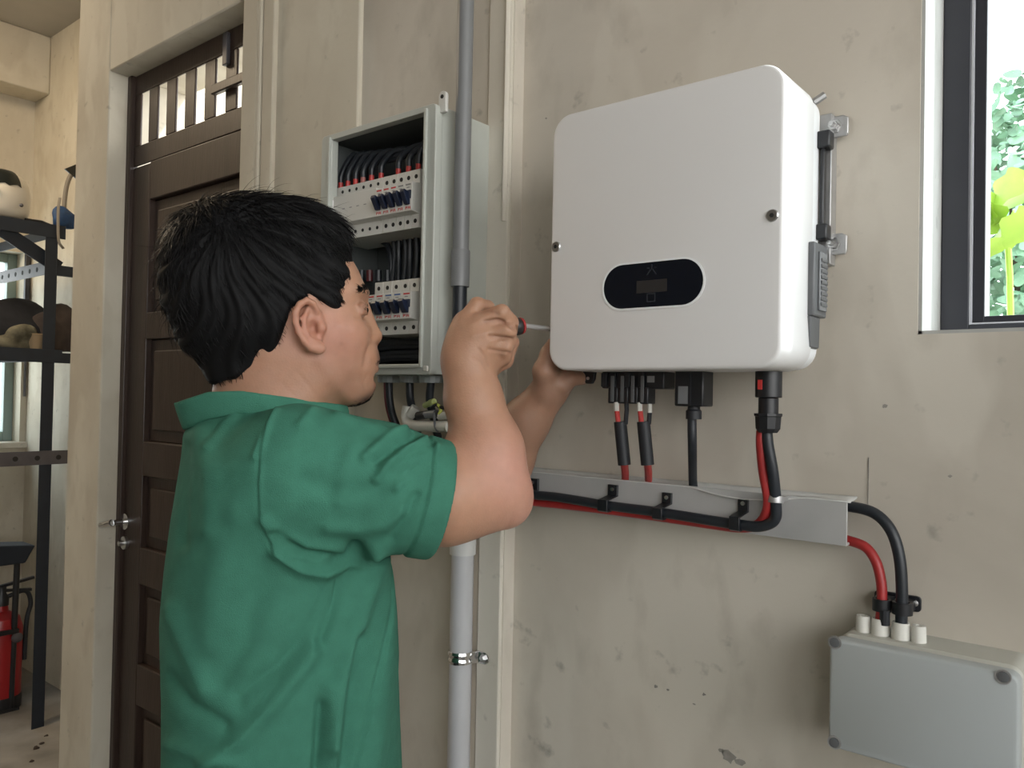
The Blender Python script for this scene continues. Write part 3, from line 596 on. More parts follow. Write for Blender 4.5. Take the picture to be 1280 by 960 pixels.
MB().tube(spline([PY(539, 510, .849), PY(545, 506, .847), PY(550, 509, .847), PY(561, 511, .846)], 5), .0026, 8).build('black_wire', M['blackmat'], WBU)
MB().tube(spline([PY(543, 516, .8445), PY(543, 524, .842), PY(544, 534, .8435), PY(548, 540, .846)], 5), .0018, 8).build('binding', M['module'], WBU)

# ---- DIN rails and breakers
def brk_z(py): return PY(500, py, .865)[2]
yb0 = .840                                              # terminal face
def rail(z): MB().box(ex0+.01, ex1-.006, .925, .935, z-.010, z+.010).build('din_rail', M['steel'], EN)
def pole(name, x0, x1, zt, zb, lab, grp, marks, toggle=True, blue=False):
    """one breaker pole: stepped body, navy toggle, printed marks, terminal screws"""
    H = zt-zb; c = thing(name, ((x0+x1)/2, .90, zb), lab, 'circuit breaker', grp); x0 += .0002; x1 -= .0002
    yf = yb0-.016
    prof = [(.92, zb), (yb0, zb), (yb0, zb+.24*H), (yf, zb+.26*H), (yf, zb+.74*H), (yb0, zb+.76*H), (yb0, zt), (.92, zt)]
    MB().prism([(x0, y, z) for y, z in prof], (x1-x0, 0, 0)).build('body', M['breaker'], c, bevel=.0006)
    xm = (x0+x1)/2; w = x1-x0
    for z in (zb+.12*H, zt-.12*H): MB().lathe([(.0034, 0), (.0034, -.0006), (0, -.0006)], (xm, yb0, z), (0, 1, 0), 10).build('terminal_hole', M['hole'], c)
    if toggle:
        MB().box(xm-w*.42, xm+w*.42, yf-.003, yf, zb+.46*H, zb+.60*H).prism([(xm-w*.28, yf, zb+.36*H), (xm-w*.28, yf-.004, zb+.36*H), (xm-w*.28, yf-.014, zb+.55*H), (xm-w*.28, yf-.012, zb+.60*H), (xm-w*.28, yf, zb+.56*H)], (w*.56, 0, 0)).build('toggle', M['toggle'], c, bevel=.0006)
    tm, bm_ = marks
    g = MB().box(xm-w*.33, xm+w*.33, yf-.0004, yf, zb+.690*H, zb+.715*H); g.build('print_mark', M[tm], c, smooth=False)
    MB().box(xm-w*.2, xm+w*.15, yf-.0004, yf, zb+.645*H, zb+.660*H).build('print_mark', M['ink_grey'], c, smooth=False)
    if bm_:
        g = MB(); s = .045*H
        for i, (u0, v0, u1, v1) in enumerate(((-.28, 0, -.28, 1), (-.28, 1, -.05, .8), (-.05, .8, -.28, .45), (.05, 0, .05, .9), (.05, .9, .30, .9), (.30, .9, .30, 0), (.05, .45, .30, .45))):
            g.bar((xm+u0*w, yf-.0003, zb+.285*H+v0*s), (xm+u1*w, yf-.0003, zb+.285*H+v1*s), .0008, .0004, (0, 1, 0))
        g.build('print_mark', M[bm_], c, smooth=False)
    return c
ordn = ['leftmost', 'second from left', 'third from left', 'fourth from left', 'rightmost']
xl, xr = PY(479, 250, yb0)[0], PY(524.5, 250, yb0)[0]
zt_, zb_ = PY(500, 216.5, yb0)[2], PY(500, 288, yb0)[2]
rail((zt_+zb_)/2)
wdt = (xr-xl)/5
for k in range(5):
    pole('circuit_breaker', xl+k*wdt, xl+(k+1)*wdt, zt_, zb_, 'white breaker with navy toggle, %s of five in upper row' % ordn[k], 'breakers in the upper row', ('ink_red' if k < 3 else 'ink_grey', 'ink_red'))
# wide surge module to the left
x0, x1 = max(PY(411, 250, yb0)[0], ex0+eT+.001), xl-.001
SP = thing('surge_protector', ((x0+x1)/2, .90, zb_), 'wide plain white module left of the upper breakers inside the open enclosure', 'surge protector')
yf = yb0-.014; Hh = zt_-zb_
MB().prism([(x0, y, z) for y, z in [(.92, zb_), (yb0, zb_), (yb0, zb_+.24*Hh), (yf, zb_+.27*Hh), (yf, zb_+.78*Hh), (yb0, zb_+.80*Hh), (yb0, zt_), (.92, zt_)]], (x1-x0, 0, 0)).build('body', M['breaker'], SP, bevel=.0008)
for k in range(7):
    xx = x0+(k+.55)*(x1-x0)/7.2
    for z in (zb_+.12*Hh, zt_-.10*Hh): MB().lathe([(.0028, 0), (.0028, -.0006), (0, -.0006)], (xx, yb0, z), (0, 1, 0), 8).build('terminal_hole', M['hole'], SP)
    if 1 < k < 6: MB().box(xx, xx+.006, yf-.0004, yf, zb_+.52*Hh, zb_+.535*Hh).build('print_mark', M['ink_grey'], SP, smooth=False)
MB().box(x0+.004, x0+.022, yf-.002, yf, zb_+.45*Hh, zb_+.72*Hh).build('indicator_plate', M['white'], SP, bevel=.0006)
MB().box(x0+.001, x0+.008, yf-.0026, yf-.002, zb_+.66*Hh, zb_+.71*Hh).build('red_mark', M['ink_red'], SP)
# lower row
zt2, zb2 = PY(500, 350, yb0)[2], PY(500, 418, yb0)[2]; rail((zt2+zb2)/2)
xr2 = PY(523.5, 380, yb0)[0]; xl2 = PY(468, 380, yb0)[0]; w2 = (xr2-xl2)/5
for k in range(5):
    pole('circuit_breaker', xl2+k*w2, xl2+(k+1)*w2, zt2, zb2, 'white breaker with navy toggle, %s of five in lower row' % ordn[k], 'breakers in the lower row', (('ink_red', 'ink_red', 'ink_blue', 'ink_blue', 'ink_red')[k], 'ink_red'))
# wires on top of the upper row
tops = [(426, 228), (435, 226.5), (444.5, 224.5), (454, 222), (464.5, 219), (476.5, 217), (498, 211), (511, 207.5), (523, 204)]
nth = ['first', 'second', 'third', 'fourth', 'fifth', 'sixth']
for k, (px, py) in enumerate(tops):
    wy = yb0+.014; p = PY(px, py+3, wy); z0 = zt_-.004; red_top = z0+.019
    bx = PY(523, 172+k*.8, .885)[0]; bz = PY(500, 176+k*1.2, .885)[2]
    c = thing('breaker_wire', (p[0], wy, z0), ('black wire with red sleeve on the wide module, %s from left' % nth[k]) if k < 6 else 'black wire with red sleeve above the upper breakers, %s from left of three' % nth[k-6], 'wire', 'wires above the upper row')
    top = PY(px+14, py-42+k*1.5, .890); bz = ez1_-.034+.0016*k; pth = [(p[0], wy, red_top-.002), (p[0]+.001, wy, red_top+.010), (p[0]+.010, wy+.002, red_top+.027-.001*k), (p[0]+.030, wy+.006, red_top+.043-.0022*k), (min(p[0]+.075, ex1-.013), wy+.012+.003*(k % 3), bz-.012), (ex1-.011, wy+.022+.004*(k % 3), bz)]
    if k == 8: pth = [(p[0], wy, red_top-.002), (p[0]+.001, wy+.002, red_top+.015), (p[0]+.005, wy+.01, red_top+.035), (p[0]+.008, wy+.02, bz)]
    MB().tube(spline(pth, 6), .0046, 10).build('black_jacket', M['cable'], c)
    MB().tube([(p[0], wy, z0), (p[0], wy, red_top)], .0042, 10).build('red_sleeve', M['redbright'] if k not in (3,) else mat('pink_sleeve', (.45, .16, .14), .5), c)
# dark cables dropping between the rows, and the bundle at the bottom
for k, px in enumerate((492, 499, 506, 513, 520)):
    a, b2 = PY(px, 286, .895), PY(px-1, 352, .895)
    tag(MB().tube(spline([a, (a[0]-.004*(k % 2), a[1]+.004, (a[2]+b2[2])/2), b2], 6), .0052, 10).build('riser_wire', M['cable']), 'black wire dropping between the two breaker rows, %s from left' % (nth[k]), 'wire', 'wires between the rows')
a = PY(470, 300, .90); b2 = PY(492, 318, .895)
tag(MB().tube(spline([PY(440, 304, .905), PY(466, 300, .90), PY(484, 306, .897), PY(489, 330, .896), PY(489, 350, .896)], 6), .0050, 10).build('loop_wire', M['cable']), 'black wire looping under the wide module between the rows', 'wire')
for k, px in enumerate((452, 462, 473, 484)):
    tag(MB().tube([PY(px, 352, .893), PY(px, 338, .893)], .0058, 10).build('wire_end', M['darkred'] if k == 1 else M['cable']), ['black wire end above the lower row nearest the face', 'dark red wire end above the lower row', 'black wire end right of the dark red one above the lower row', 'rightmost black wire end above the lower row'][k], 'wire', 'wire ends above the lower row')
for k in range(4):
    z = PY(500, 428+k*7, .885)[2]
    tag(MB().tube(spline([(ex0+.05, .89, z-.003), (ex0+.12, .885, z+.003*(k % 2)), (ex1-.05, .885, z), (ex1-.012, .89, z+.002)], 6), .0056, 10).build('bottom_wire', M['cable']), 'black wire across the bottom of the open enclosure, %s from top' % nth[k], 'wire', 'wires at the enclosure bottom')
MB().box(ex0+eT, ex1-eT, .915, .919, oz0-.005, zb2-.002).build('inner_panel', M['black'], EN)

# ================================================================== STORAGE CORNER BEHIND THE PIER
sxp = -3.79; syp = 1.43
SH = thing('storage_shelf', (sxp, .6, 0), 'tall dark blue steel shelf rack against the far end of the room', 'shelf')
ss = M['shelfsteel']; zT = 2.18; zM = 1.635; zL = 1.165; y0s = -.5; xb = -4.55
def post(x, y):
    MB().box(x-.028, x+.028, y-.004, y, 0, zT-.002).box(x+.024, x+.028, y-.05, y-.004, 0, zT-.002).build('post', ss, SH, bevel=.001)
for x in (sxp, xb):
    for y in ((syp, y0s+.05) if x == sxp else (y0s+.05,)): post(x, y)
for z, nm in ((zT, 'top'), (zM, 'mid')):
    for x in (sxp+.03, xb-.03): MB().box(x-.004, x, y0s, syp+.03, z-.058, z).build('beam', ss, SH, bevel=.001)
    for y in (syp-.006, y0s): MB().box(xb, sxp, y, y+.004, z-.05, z-.004).build('end_beam', ss, SH, bevel=.001)
for k in range(9):
    MB().box(xb-.02, sxp+.02, y0s+k*.212, y0s+k*.212+.17, zT-.010, zT).build('board', M['ply'] if k % 3 else M['strip'], SH)
MB().box(xb, sxp+.02, y0s, syp, zM-.008, zM).build('deck', M['ply'], SH)
# side arms poking past the post to the wall
for z, m in ((1.985, ss), (1.60, ss)): MB().box(sxp-.01, sxp+.02, syp, 1.647, z-.022, z+.022).build('wall_arm', m, SH, bevel=.001)
p0 = PX(0, 288, sxp); p1 = PX(74, 335, sxp)
MB().bar(p0+np.array((0, -.04, .03)), p1+np.array((.0, 0, 0)), .06, .008, (1, 0, 0)).build('brace', ss, SH, bevel=.001)
def perf(p0, p1, h):
    p0, p1 = np.array(p0), np.array(p1)
    r_ = MB().bar(p0, p1, .004, h, (0, 0, 1)).build('perforated_rail', M['perfsteel'], SH, bevel=.001)
    d = (p1-p0)/np.linalg.norm(p1-p0); nrm = np.cross(d, (0, 0, 1)); nrm = nrm if nrm@(EYE-p0) > 0 else -nrm
    for k in range(1, int(np.linalg.norm(p1-p0)/.085)):
        q = p0+d*k*.085; MB().lathe([(.011, 0), (.011, .0008), (0, .0008)], q+nrm*.002, nrm, 10).build('rail_hole', M['hole'], r_)
perf((xb, syp-.01, 2.00), (sxp, syp-.01, 2.00), .06)
perf((sxp+.032, y0s, zL), (sxp+.032, 1.647, zL), .06)
# helmet on the top board
hc = PX(2, 243, sxp-.10); hz = zT
HM = thing('motorcycle_helmet', (hc[0], hc[1]-.02, hz), 'cream and black motorcycle helmet lying on the top shelf board', 'helmet')
hx, hy = hc[0], hc[1]-.01
mb = MB(); prof = [(.118*math.cos(a)**.6 if a < 1.55 else .002, .10+.115*math.sin(a)) for a in np.linspace(0, 1.57, 12)]
mb.lathe([(.100, .012), (.114, .04)]+prof, (hx, hy, hz), (0, 0, 1), 32).build('shell', M['helmetw'], HM, angle=80)
mb = MB(); n = 20; vs = []; fs = []
for i in range(9):
    a = .10+(1.5708-.10)*i/8
    for k in range(n+1):
        b = -2.5+2.95*k/n; a2 = a+max(0, 1-i/3)*(.05*math.sin(k*2.1)+(.12 if k < n-6 else .25))
        R = 1.02; vs.append((hx+.118*R*max(math.cos(a2), 0)**.6*math.cos(b), hy+.118*R*max(math.cos(a2), 0)**.6*math.sin(b), hz+.10+.117*R*math.sin(a2)))
for i in range(8):
    for k in range(n): fs.append((i*(n+1)+k, i*(n+1)+k+1, (i+1)*(n+1)+k+1, (i+1)*(n+1)+k))
mb.poly(vs, fs).build('dark_patch', M['helmetd'], HM, angle=80)
vq = [(hx+.121*math.cos(b), hy+.121*math.sin(b), hz+z) for b, z in ((-1.5, .10), (-.75, .105), (-.62, .08), (-.8, .055), (-1.5, .075))]
MB().prism(vq, (.004, -.003, 0)).build('visor', M['helmetr'], HM, bevel=.002)
MB().ball((hx+.118, hy-.055, hz+.118), (.012, .012, .012)).build('visor_knob', M['chrome'], HM)
MB().ball((hx+.112, hy+.05, hz+.062), (.006, .008, .008)).build('stud', M['perfsteel'], HM)
MB().tube([(hx+.06, hy+.08, hz+.012), (hx+.05, hy+.15, hz+.016), (hx+.02, hy+.19, hz+.014)], .014, 10, flat=.6).build('chin_strap', M['blackmat'], HM)

def lump(seed, c, r, n=3, rough=.28):
    """cloth-like heap: a squashed ball pushed about by folds"""
    rg = random.Random(seed); bm = bmesh.new(); bmesh.ops.create_icosphere(bm, subdivisions=n, radius=1)
    w = [(Vector((rg.uniform(-1, 1), rg.uniform(-1, 1), rg.uniform(-1, 1))).normalized(), rg.uniform(2, 5), rg.uniform(0, 6)) for _ in range(7)]
    for v in bm.verts:
        d = 1+rough*sum(math.sin(v.co.dot(a)*f+p) for a, f, p in w)/3
        v.co = Vector((v.co.x*r[0]*d, v.co.y*r[1]*d, v.co.z*r[2]*d))
        if v.co.z < -r[2]*.55: v.co.z = -r[2]*.55
        v.co += Vector(c)+Vector((0, 0, r[2]*.55))
    mb = MB(); mb.bm.free(); mb.bm = bm; return mb
def spot(px, X): p = PX(px, 440, X); return p[1]
tag(lump(3, (sxp-.16, spot(8, sxp-.16), zM), (.13, .20, .135), 4).build('cloth_heap', M['clothdark'], angle=80), 'black crumpled cloth heap on the middle shelf board at the left edge', 'cloth')
tag(lump(5, (sxp-.10, spot(64, sxp-.10), zM), (.09, .12, .125), 4).build('cloth_heap', M['clothbrown'], angle=80), 'brown bundled cloth on the middle shelf board beside the post', 'cloth')
tag(lump(9, (sxp-.03, spot(22, sxp-.03)-.02, zM), (.045, .10, .06), 4, .4).build('cloth_heap', M['clothgreen'], angle=80), 'olive patterned rag lying in front of the black cloth heap', 'cloth')
ty_ = spot(42, sxp-.0)
tag(MB().lathe([(.040, zM), (.056, zM+.062), (.060, zM+.064), (.056, zM+.066), (.050, zM+.060), (.034, zM+.008), (0, zM+.008)], (sxp-.035, ty_+.02, 0), (0, 0, 1), 24).build('tub', M['tub']), 'small beige plastic tub on the middle shelf board', 'tub')
# blue bag and long-handled tool on the post top
bp = PX(82, 282, sxp)
BG = thing('blue_bag', (bp[0], bp[1], zT), 'small dark blue bag with a hanging strap on the shelf top at the post', 'bag')
lump(12, (sxp-.01, 1.462, zT), (.03, .055, .055), 3, .25).build('pouch', M['blue'], BG, angle=80)
MB().tube(spline([(sxp+.034, 1.430, zT+.12), (sxp+.036, 1.424, zT+.07), (sxp+.036, 1.425, zT), (sxp+.036, 1.43, zT-.07), (sxp+.034, 1.45, zT-.10)], 6), .008, 8, flat=.5).build('strap', M['strapgrey'], BG)
hk = [PX(*q, sxp-.03) for q in ((78, 282), (80, 262), (81.5, 244), (84, 230), (88, 220), (93, 213))]
hk[0][2] = zT
TL = thing('hooked_tool', hk[0], 'curved grey-handled tool with dark arrow-shaped head standing on the shelf top', 'tool')
MB().tube(spline(hk, 6), .010, 10).build('shaft', M['strapgrey'], TL)
e = hk[-1]; MB().prism([e+np.array((0, -.045, -.005)), e+np.array((0, .045, .055)), e+np.array((0, .03, -.055))], (.012, 0, 0)).build('head', M['helmetd'], TL, bevel=.002)
# fire extinguisher, stand with slanted box
fx = PZ(-2, 884, 0)
FE = thing('fire_extinguisher', (fx[0], fx[1], 0), 'red fire extinguisher standing on the floor behind a black stand', 'fire extinguisher')
MB().lathe([(.060, .03), (.085, .035), (.088, .06), (.088, .36), (.075, .41), (.03, .44), (.026, .47)], (fx[0], fx[1], 0), (0, 0, 1), 28).build('cylinder', M['extred'], FE, angle=40)
MB().lathe([(.09, 0), (.092, .05), (.089, .06), (.0, .06)], (fx[0], fx[1], 0), (0, 0, 1), 28).build('base_ring', M['black'], FE)
MB().lathe([(.030, .465), (.030, .50), (.018, .52), (.018, .55)], (fx[0], fx[1], 0), (0, 0, 1), 16).build('valve', M['black'], FE)
MB().bar((fx[0], fx[1]-.02, .55), (fx[0]+.01, fx[1]+.13, .575), .02, .012).bar((fx[0], fx[1]-.02, .535), (fx[0]+.01, fx[1]+.12, .52), .02, .012).build('lever', M['black'], FE)
MB().tube(spline([(fx[0], fx[1]+.02, .50), (fx[0]+.02, fx[1]+.09, .52), (fx[0]+.02, fx[1]+.115, .46), (fx[0]+.02, fx[1]+.10, .38), (fx[0]+.02, fx[1]+.095, .2)], 6), .010, 10).build('hose', M['blackmat'], FE)
bs = PZ(13, 888, 0)
BS = thing('black_stand', (bs[0], bs[1], 0), 'black metal stand with a slanted box top at the left edge of the floor', 'stand')
topz = PX(10, 703, bs[0])[2]
MB().tube([(bs[0], bs[1], .008), (bs[0], bs[1]+.01, topz)], .013, 12).build('stem', M['black'], BS)
MB().box(bs[0]-.05, bs[0]+.02, bs[1]-.20, bs[1]+.03, 0, .012).build('foot', M['black'], BS, bevel=.002)
MB().prism([(bs[0]-.07, bs[1]-.22, topz), (bs[0]-.07, bs[1]+.020, topz), (bs[0]-.07, bs[1]+.060, topz+.075), (bs[0]-.07, bs[1]-.22, topz+.105)], (.14, 0, 0)).build('box_top', M['shelfsteel'], BS, bevel=.006)
MB().box(bs[0]-.02, bs[0]+.02, bs[1]-.12, bs[1]+.02, .35, .37).build('cross_arm', M['black'], BS, bevel=.002)
MB().ball((bs[0]+.02, bs[1]+.012, .33), (.02, .025, .022)).build('clamp_knob', M['perfsteel'], BS)
for k, (px, py, r) in enumerate(((52, 930, .007), (45, 936, .010), (40, 952, .007), (58, 920, .006))):
    q = PZ(px, py, 0); tag(lump(30+k, (q[0], q[1], 0), (r, r*1.3, r*.7), 2, .3).build('debris_clod', M['clothbrown']), 'dark dirt clod on the floor in front of the shelf post, %s' % ['nearer the pier', 'widest of the four', 'closest to the camera', 'smallest and farthest'][k], 'dirt clod', 'dirt clods on the floor')

# ================================================================== OUTSIDE THE WINDOW
leafmeshes = []
def leaf_mesh(w, l, lobes):
    pts = []
    n = 14
    for k in range(n):
        a = math.pi*k/(n-1); s = max(math.sin(a), 0)**.8*(1-.25*math.cos(a))
        s *= 1+(.28*math.sin(a*lobes) if lobes else 0); pts.append((w/2*s, l*(1-math.cos(a))/2))
    vs = [(x, y, -.08*abs(x)+.15*(y-l/2)**2/l) for x, y in pts]+[(0, y, .15*(y-l/2)**2/l) for _, y in pts]+[(-x, y, -.08*abs(x)+.15*(y-l/2)**2/l) for x, y in pts]
    fs = [(i, i+1, n+i+1, n+i) for i in range(n-1)]+[(n+i, n+i+1, 2*n+i+1, 2*n+i) for i in range(n-1)]
    return vs, fs
def bush(name, c, r, count, size, m, lab, kind_cat, seed, trunk):
    rg = np.random.default_rng(seed); B = thing(name, (c[0], c[1], 0), lab, kind_cat)
    V, Fc = leaf_mesh(size*.55, size, 0); V = np.array(V); nv = len(V); Fq = np.array(Fc)
    d = rg.normal(size=(count, 3)); d /= np.linalg.norm(d, axis=1)[:, None]; d[:, 2] *= 1
    rad_ = rg.uniform(.55, 1.0, (count, 1))**.6*(1+.22*np.sin(d[:, :1]*7+d[:, 1:2]*5)+.15*np.sin(d[:, 2:3]*9)); P = np.array(c)+d*rad_*np.array(r)
    nrm = d+rg.normal(size=(count, 3))*.5; nrm /= np.linalg.norm(nrm, axis=1)[:, None]
    a = np.cross(nrm, rg.normal(size=(count, 3))); a /= np.linalg.norm(a, axis=1)[:, None]; b = np.cross(nrm, a); s = rg.uniform(.6, 1.3, (count, 1, 1))
    allv = P[:, None, :]+s*(V[None, :, 0:1]*a[:, None]+V[None, :, 1:2]*b[:, None]+V[None, :, 2:3]*nrm[:, None])
    faces = (Fq[None]+(np.arange(count)*nv)[:, None, None]).reshape(-1, 4)
    me = bpy.data.meshes.new('foliage'); me.from_pydata(allv.reshape(-1, 3).tolist(), [], faces.tolist()); me.materials.append(m)
    fo = link_mesh('foliage', me, B); fo['kind'] = 'stuff'
    mb = MB().tube([(c[0], c[1], 0), (c[0]+.03, c[1], c[2]*.5), (c[0], c[1], c[2])], [trunk, trunk*.8, trunk*.3], 10)
    for k in range(6):
        q = np.array(c)+d[k]*np.array(r)*.7; mb.tube([(c[0], c[1], c[2]*.6), (np.array(c)+q)/2, q], [trunk*.5, trunk*.35, trunk*.15], 7)
    mb.build('trunk', M['bark'], B)
    return B
c1 = EYE+ray(1275, 250)*6.0
bush('garden_tree', (c1[0]+.05, c1[1]+.1, 2.55), (1.0, .8, 1.35), 6500, .10, M['leaf'], 'leafy blue-green tree filling the window view outside', 'tree', 4, .05)
c2 = EYE+ray(1330, 420)*4.6
bush('garden_shrub', (c2[0]+.2, c2[1], 1.0), (.8, .6, .75), 2600, .075, M['leaf'], 'lower leafy shrub outside at the foot of the window view', 'shrub', 8, .03)
c3 = EYE+ray(1246, 300)*2.3
PL = thing('broad_leaf_plant', (c3[0], c3[1], 0), 'bright yellow-green broad-leaved plant just outside the dark window frame', 'plant')
st_ = [(c3[0]+.05, c3[1]+.05, 0), (c3[0]+.04, c3[1]+.04, .9), (c3[0]+.03, c3[1]+.02, c3[2]-.1), (c3[0], c3[1], c3[2]+.12)]
MB().tube(spline(st_, 5), .009, 8).build('stem', M['leafbig'], PL)
V, Fc = leaf_mesh(.10, .125, 5)
lm = bpy.data.meshes.new('leaf'); lm.from_pydata(V, [], Fc); lm.materials.append(M['leafbig'])
for p_ in lm.polygons: p_.use_smooth = True
rg = random.Random(3)
for k in range(10):
    o = bpy.data.objects.new('leaf', lm); COL.objects.link(o); o.parent = PL
    zz = c3[2]-.06+.17*k/10; o.location = (rg.uniform(-.06, .03), rg.uniform(-.04, .04), zz)
    o.rotation_euler = (rg.uniform(.2, 1.5), rg.uniform(-.5, .5), rg.uniform(0, 6.28)); s = rg.uniform(.7, 1.05); o.scale = (s, s, s)
# ================================================================== THE PERSON
# Bodies are grown from a signed distance field (smoothly blended limbs) and meshed once, so each stays one surface.
# Field axes: x = across, y = up, z = away (metres, measured from the eye).
def Q(px, py, t): return np.array(((px-640)/FPX*t, (480-py)/FPX*t, t))
Bw = np.stack([_r, _u, _f], axis=0)                      # rows: field axes in world space
def to_world(q): return EYE+q@Bw
class Field:
    def __init__(s, lo, hi, h):
        s.lo = np.array(lo, float); s.h = h; s.n = np.ceil((np.array(hi)-s.lo)/h).astype(int)+1
        s.F = np.full(s.n, .03, np.float32); s.ax = [(s.lo[i]+h*np.arange(s.n[i])).astype(np.float32) for i in range(3)]
    def apply(s, fn, lo, hi, k=.01, op='add'):
        a = np.clip(np.floor((np.array(lo)-.014-k-s.lo)/s.h).astype(int), 0, s.n); b = np.clip(np.ceil((np.array(hi)+.014+k-s.lo)/s.h).astype(int)+1, 0, s.n)
        if (b <= a).any(): return s
        sl = tuple(slice(i, j) for i, j in zip(a, b))
        x, y, z = s.ax[0][sl[0]][:, None, None], s.ax[1][sl[1]][None, :, None], s.ax[2][sl[2]][None, None, :]
        d = fn(x, y, z).astype(np.float32); c = s.F[sl]
        if op == 'add': w = np.clip(.5+.5*(c-d)/k, 0, 1); s.F[sl] = c+(d-c)*w-k*w*(1-w)
        elif op == 'cut': w = np.clip(.5-.5*(c+d)/k, 0, 1); s.F[sl] = c+(-d-c)*w+k*w*(1-w)
        else: w = np.clip(.5-.5*(d-c)/k, 0, 1); s.F[sl] = d+(c-d)*w+k*w*(1-w)
        return s
    def cone(s, a, b, ra, rb, k=.012, op='add', sq=None):
        a, b = np.array(a, float), np.array(b, float); ba = b-a; L2 = float(ba@ba)+1e-12; R = max(ra, rb)
        def fn(x, y, z):
            X, Y, Z = x-a[0], y-a[1], z-a[2]; t = np.clip((X*ba[0]+Y*ba[1]+Z*ba[2])/L2, 0, 1)
            dx, dy, dz = X-t*ba[0], Y-t*ba[1], Z-t*ba[2]
            if sq is not None:                            # flattened along direction sq[0] by factor sq[1]
                n, fl = sq; pn = dx*n[0]+dy*n[1]+dz*n[2]; e = pn*(1/fl-1); dx, dy, dz = dx+e*n[0], dy+e*n[1], dz+e*n[2]
            return np.sqrt(dx*dx+dy*dy+dz*dz)-(ra+(rb-ra)*t)
        return s.apply(fn, np.minimum(a, b)-R, np.maximum(a, b)+R, k, op)
    def chain(s, pts, rs, k=.008, op='add'):
        for i in range(len(pts)-1): s.cone(pts[i], pts[i+1], rs[i], rs[i+1], k, op)
        return s
    def ell(s, c, r, B=np.eye(3), k=.012, op='add'):
        c = np.array(c, float); r = np.array(r, float); R = r.max()
        def fn(x, y, z):
            X, Y, Z = x-c[0], y-c[1], z-c[2]; p = [X*B[i][0]+Y*B[i][1]+Z*B[i][2] for i in range(3)]
            k0 = np.sqrt(sum((p[i]/r[i])**2 for i in range(3))); k1 = np.sqrt(sum((p[i]/r[i]**2)**2 for i in range(3)))+1e-9
            return k0*(k0-1)/k1
        return s.apply(fn, c-R, c+R, k, op)
    def mesh(s):
        F = s.F; inside = F < 0; n = s.n
        cnt = np.zeros(n-1, np.uint8)
        for dx in (0, 1):
            for dy in (0, 1):
                for dz in (0, 1): cnt += inside[dx:n[0]-1+dx, dy:n[1]-1+dy, dz:n[2]-1+dz]
        act = np.argwhere((cnt > 0) & (cnt < 8)); idx = np.full(n-1, -1, np.int32); idx[tuple(act.T)] = np.arange(len(act))
        acc = np.zeros((len(act), 3)); num = np.zeros(len(act)); cor = [(i, j, k) for i in (0, 1) for j in (0, 1) for k in (0, 1)]
        val = {c: F[act[:, 0]+c[0], act[:, 1]+c[1], act[:, 2]+c[2]] for c in cor}
        for a in cor:
            for ax in range(3):
                if a[ax]: continue
                b = tuple(a[i]+(i == ax) for i in range(3)); va, vb = val[a], val[b]; m = (va < 0) != (vb < 0)
                t = np.where(m, va/(va-vb+1e-20), 0); p = np.tile(np.array(a, float), (len(act), 1)); p[:, ax] += t
                acc[m] += p[m]; num[m] += 1
        V = s.lo+s.h*(act+acc/num[:, None]); faces = []
        for ax in range(3):
            u, v = (ax+1) % 3, (ax+2) % 3
            s0 = [slice(1, n[i]-1) for i in range(3)]; s0[ax] = slice(0, n[ax]-1); s1 = list(s0); s1[ax] = slice(1, n[ax])
            A, Bq = inside[tuple(s0)], inside[tuple(s1)]; e = np.argwhere(A != Bq); flip = A[tuple(e.T)]
            e = e+np.array([0 if i == ax else 1 for i in range(3)]); q = []
            for du, dv in ((-1, -1), (0, -1), (0, 0), (-1, 0)):
                c = e.copy(); c[:, u] += du; c[:, v] += dv; q.append(idx[tuple(c.T)])
            q = np.stack(q, 1); q[~flip] = q[~flip][:, ::-1]; faces.append(q)
        return V, np.concatenate(faces)
def vnormals(V, Fc):
    N = np.zeros_like(V); fn = np.cross(V[Fc[:, 2]]-V[Fc[:, 0]], V[Fc[:, 3]]-V[Fc[:, 1]])
    for i in range(4):
        for a in range(3): N[:, a] += np.bincount(Fc[:, i], fn[:, a], len(V))
    return N/(np.linalg.norm(N, axis=1)[:, None]+1e-12)
def relax(V, Fc, it=2, w=.5):
    e = np.concatenate([Fc[:, [0, 1]], Fc[:, [1, 2]], Fc[:, [2, 3]], Fc[:, [3, 0]]]); n = len(V); deg = np.bincount(e[:, 0], minlength=n)+np.bincount(e[:, 1], minlength=n)
    for _ in range(it):
        S_ = np.stack([np.bincount(e[:, 0], V[e[:, 1], a], n)+np.bincount(e[:, 1], V[e[:, 0], a], n) for a in range(3)], 1); V = V*(1-w)+w*S_/deg[:, None]
    return V
def np_mesh(name, V, Fc, m, parent, col=None):
    W_ = to_world(V)-np.array(wloc(parent)); me = bpy.data.meshes.new(name); nf, k = Fc.shape
    me.vertices.add(len(W_)); me.vertices.foreach_set('co', W_.astype(np.float32).ravel())
    me.loops.add(nf*k); me.loops.foreach_set('vertex_index', Fc.astype(np.int32).ravel())
    me.polygons.add(nf); me.polygons.foreach_set('loop_start', np.arange(0, nf*k, k, dtype=np.int32)); me.polygons.foreach_set('loop_total', np.full(nf, k, np.int32))
    me.polygons.foreach_set('use_smooth', np.ones(nf, bool)); me.update(calc_edges=True); me.validate(); me.materials.append(m)
    if col is not None:
        at = me.attributes.new('tone', 'FLOAT_COLOR', 'POINT'); at.data.foreach_set('color', np.concatenate([col, np.ones((len(col), 1))], 1).astype(np.float32).ravel())
    o = bpy.data.objects.new(name, me); COL.objects.link(o); o.parent = parent; return o
def proj(V): return np.stack([640+FPX*V[:, 0]/V[:, 2], 480-FPX*V[:, 1]/V[:, 2]], 1)
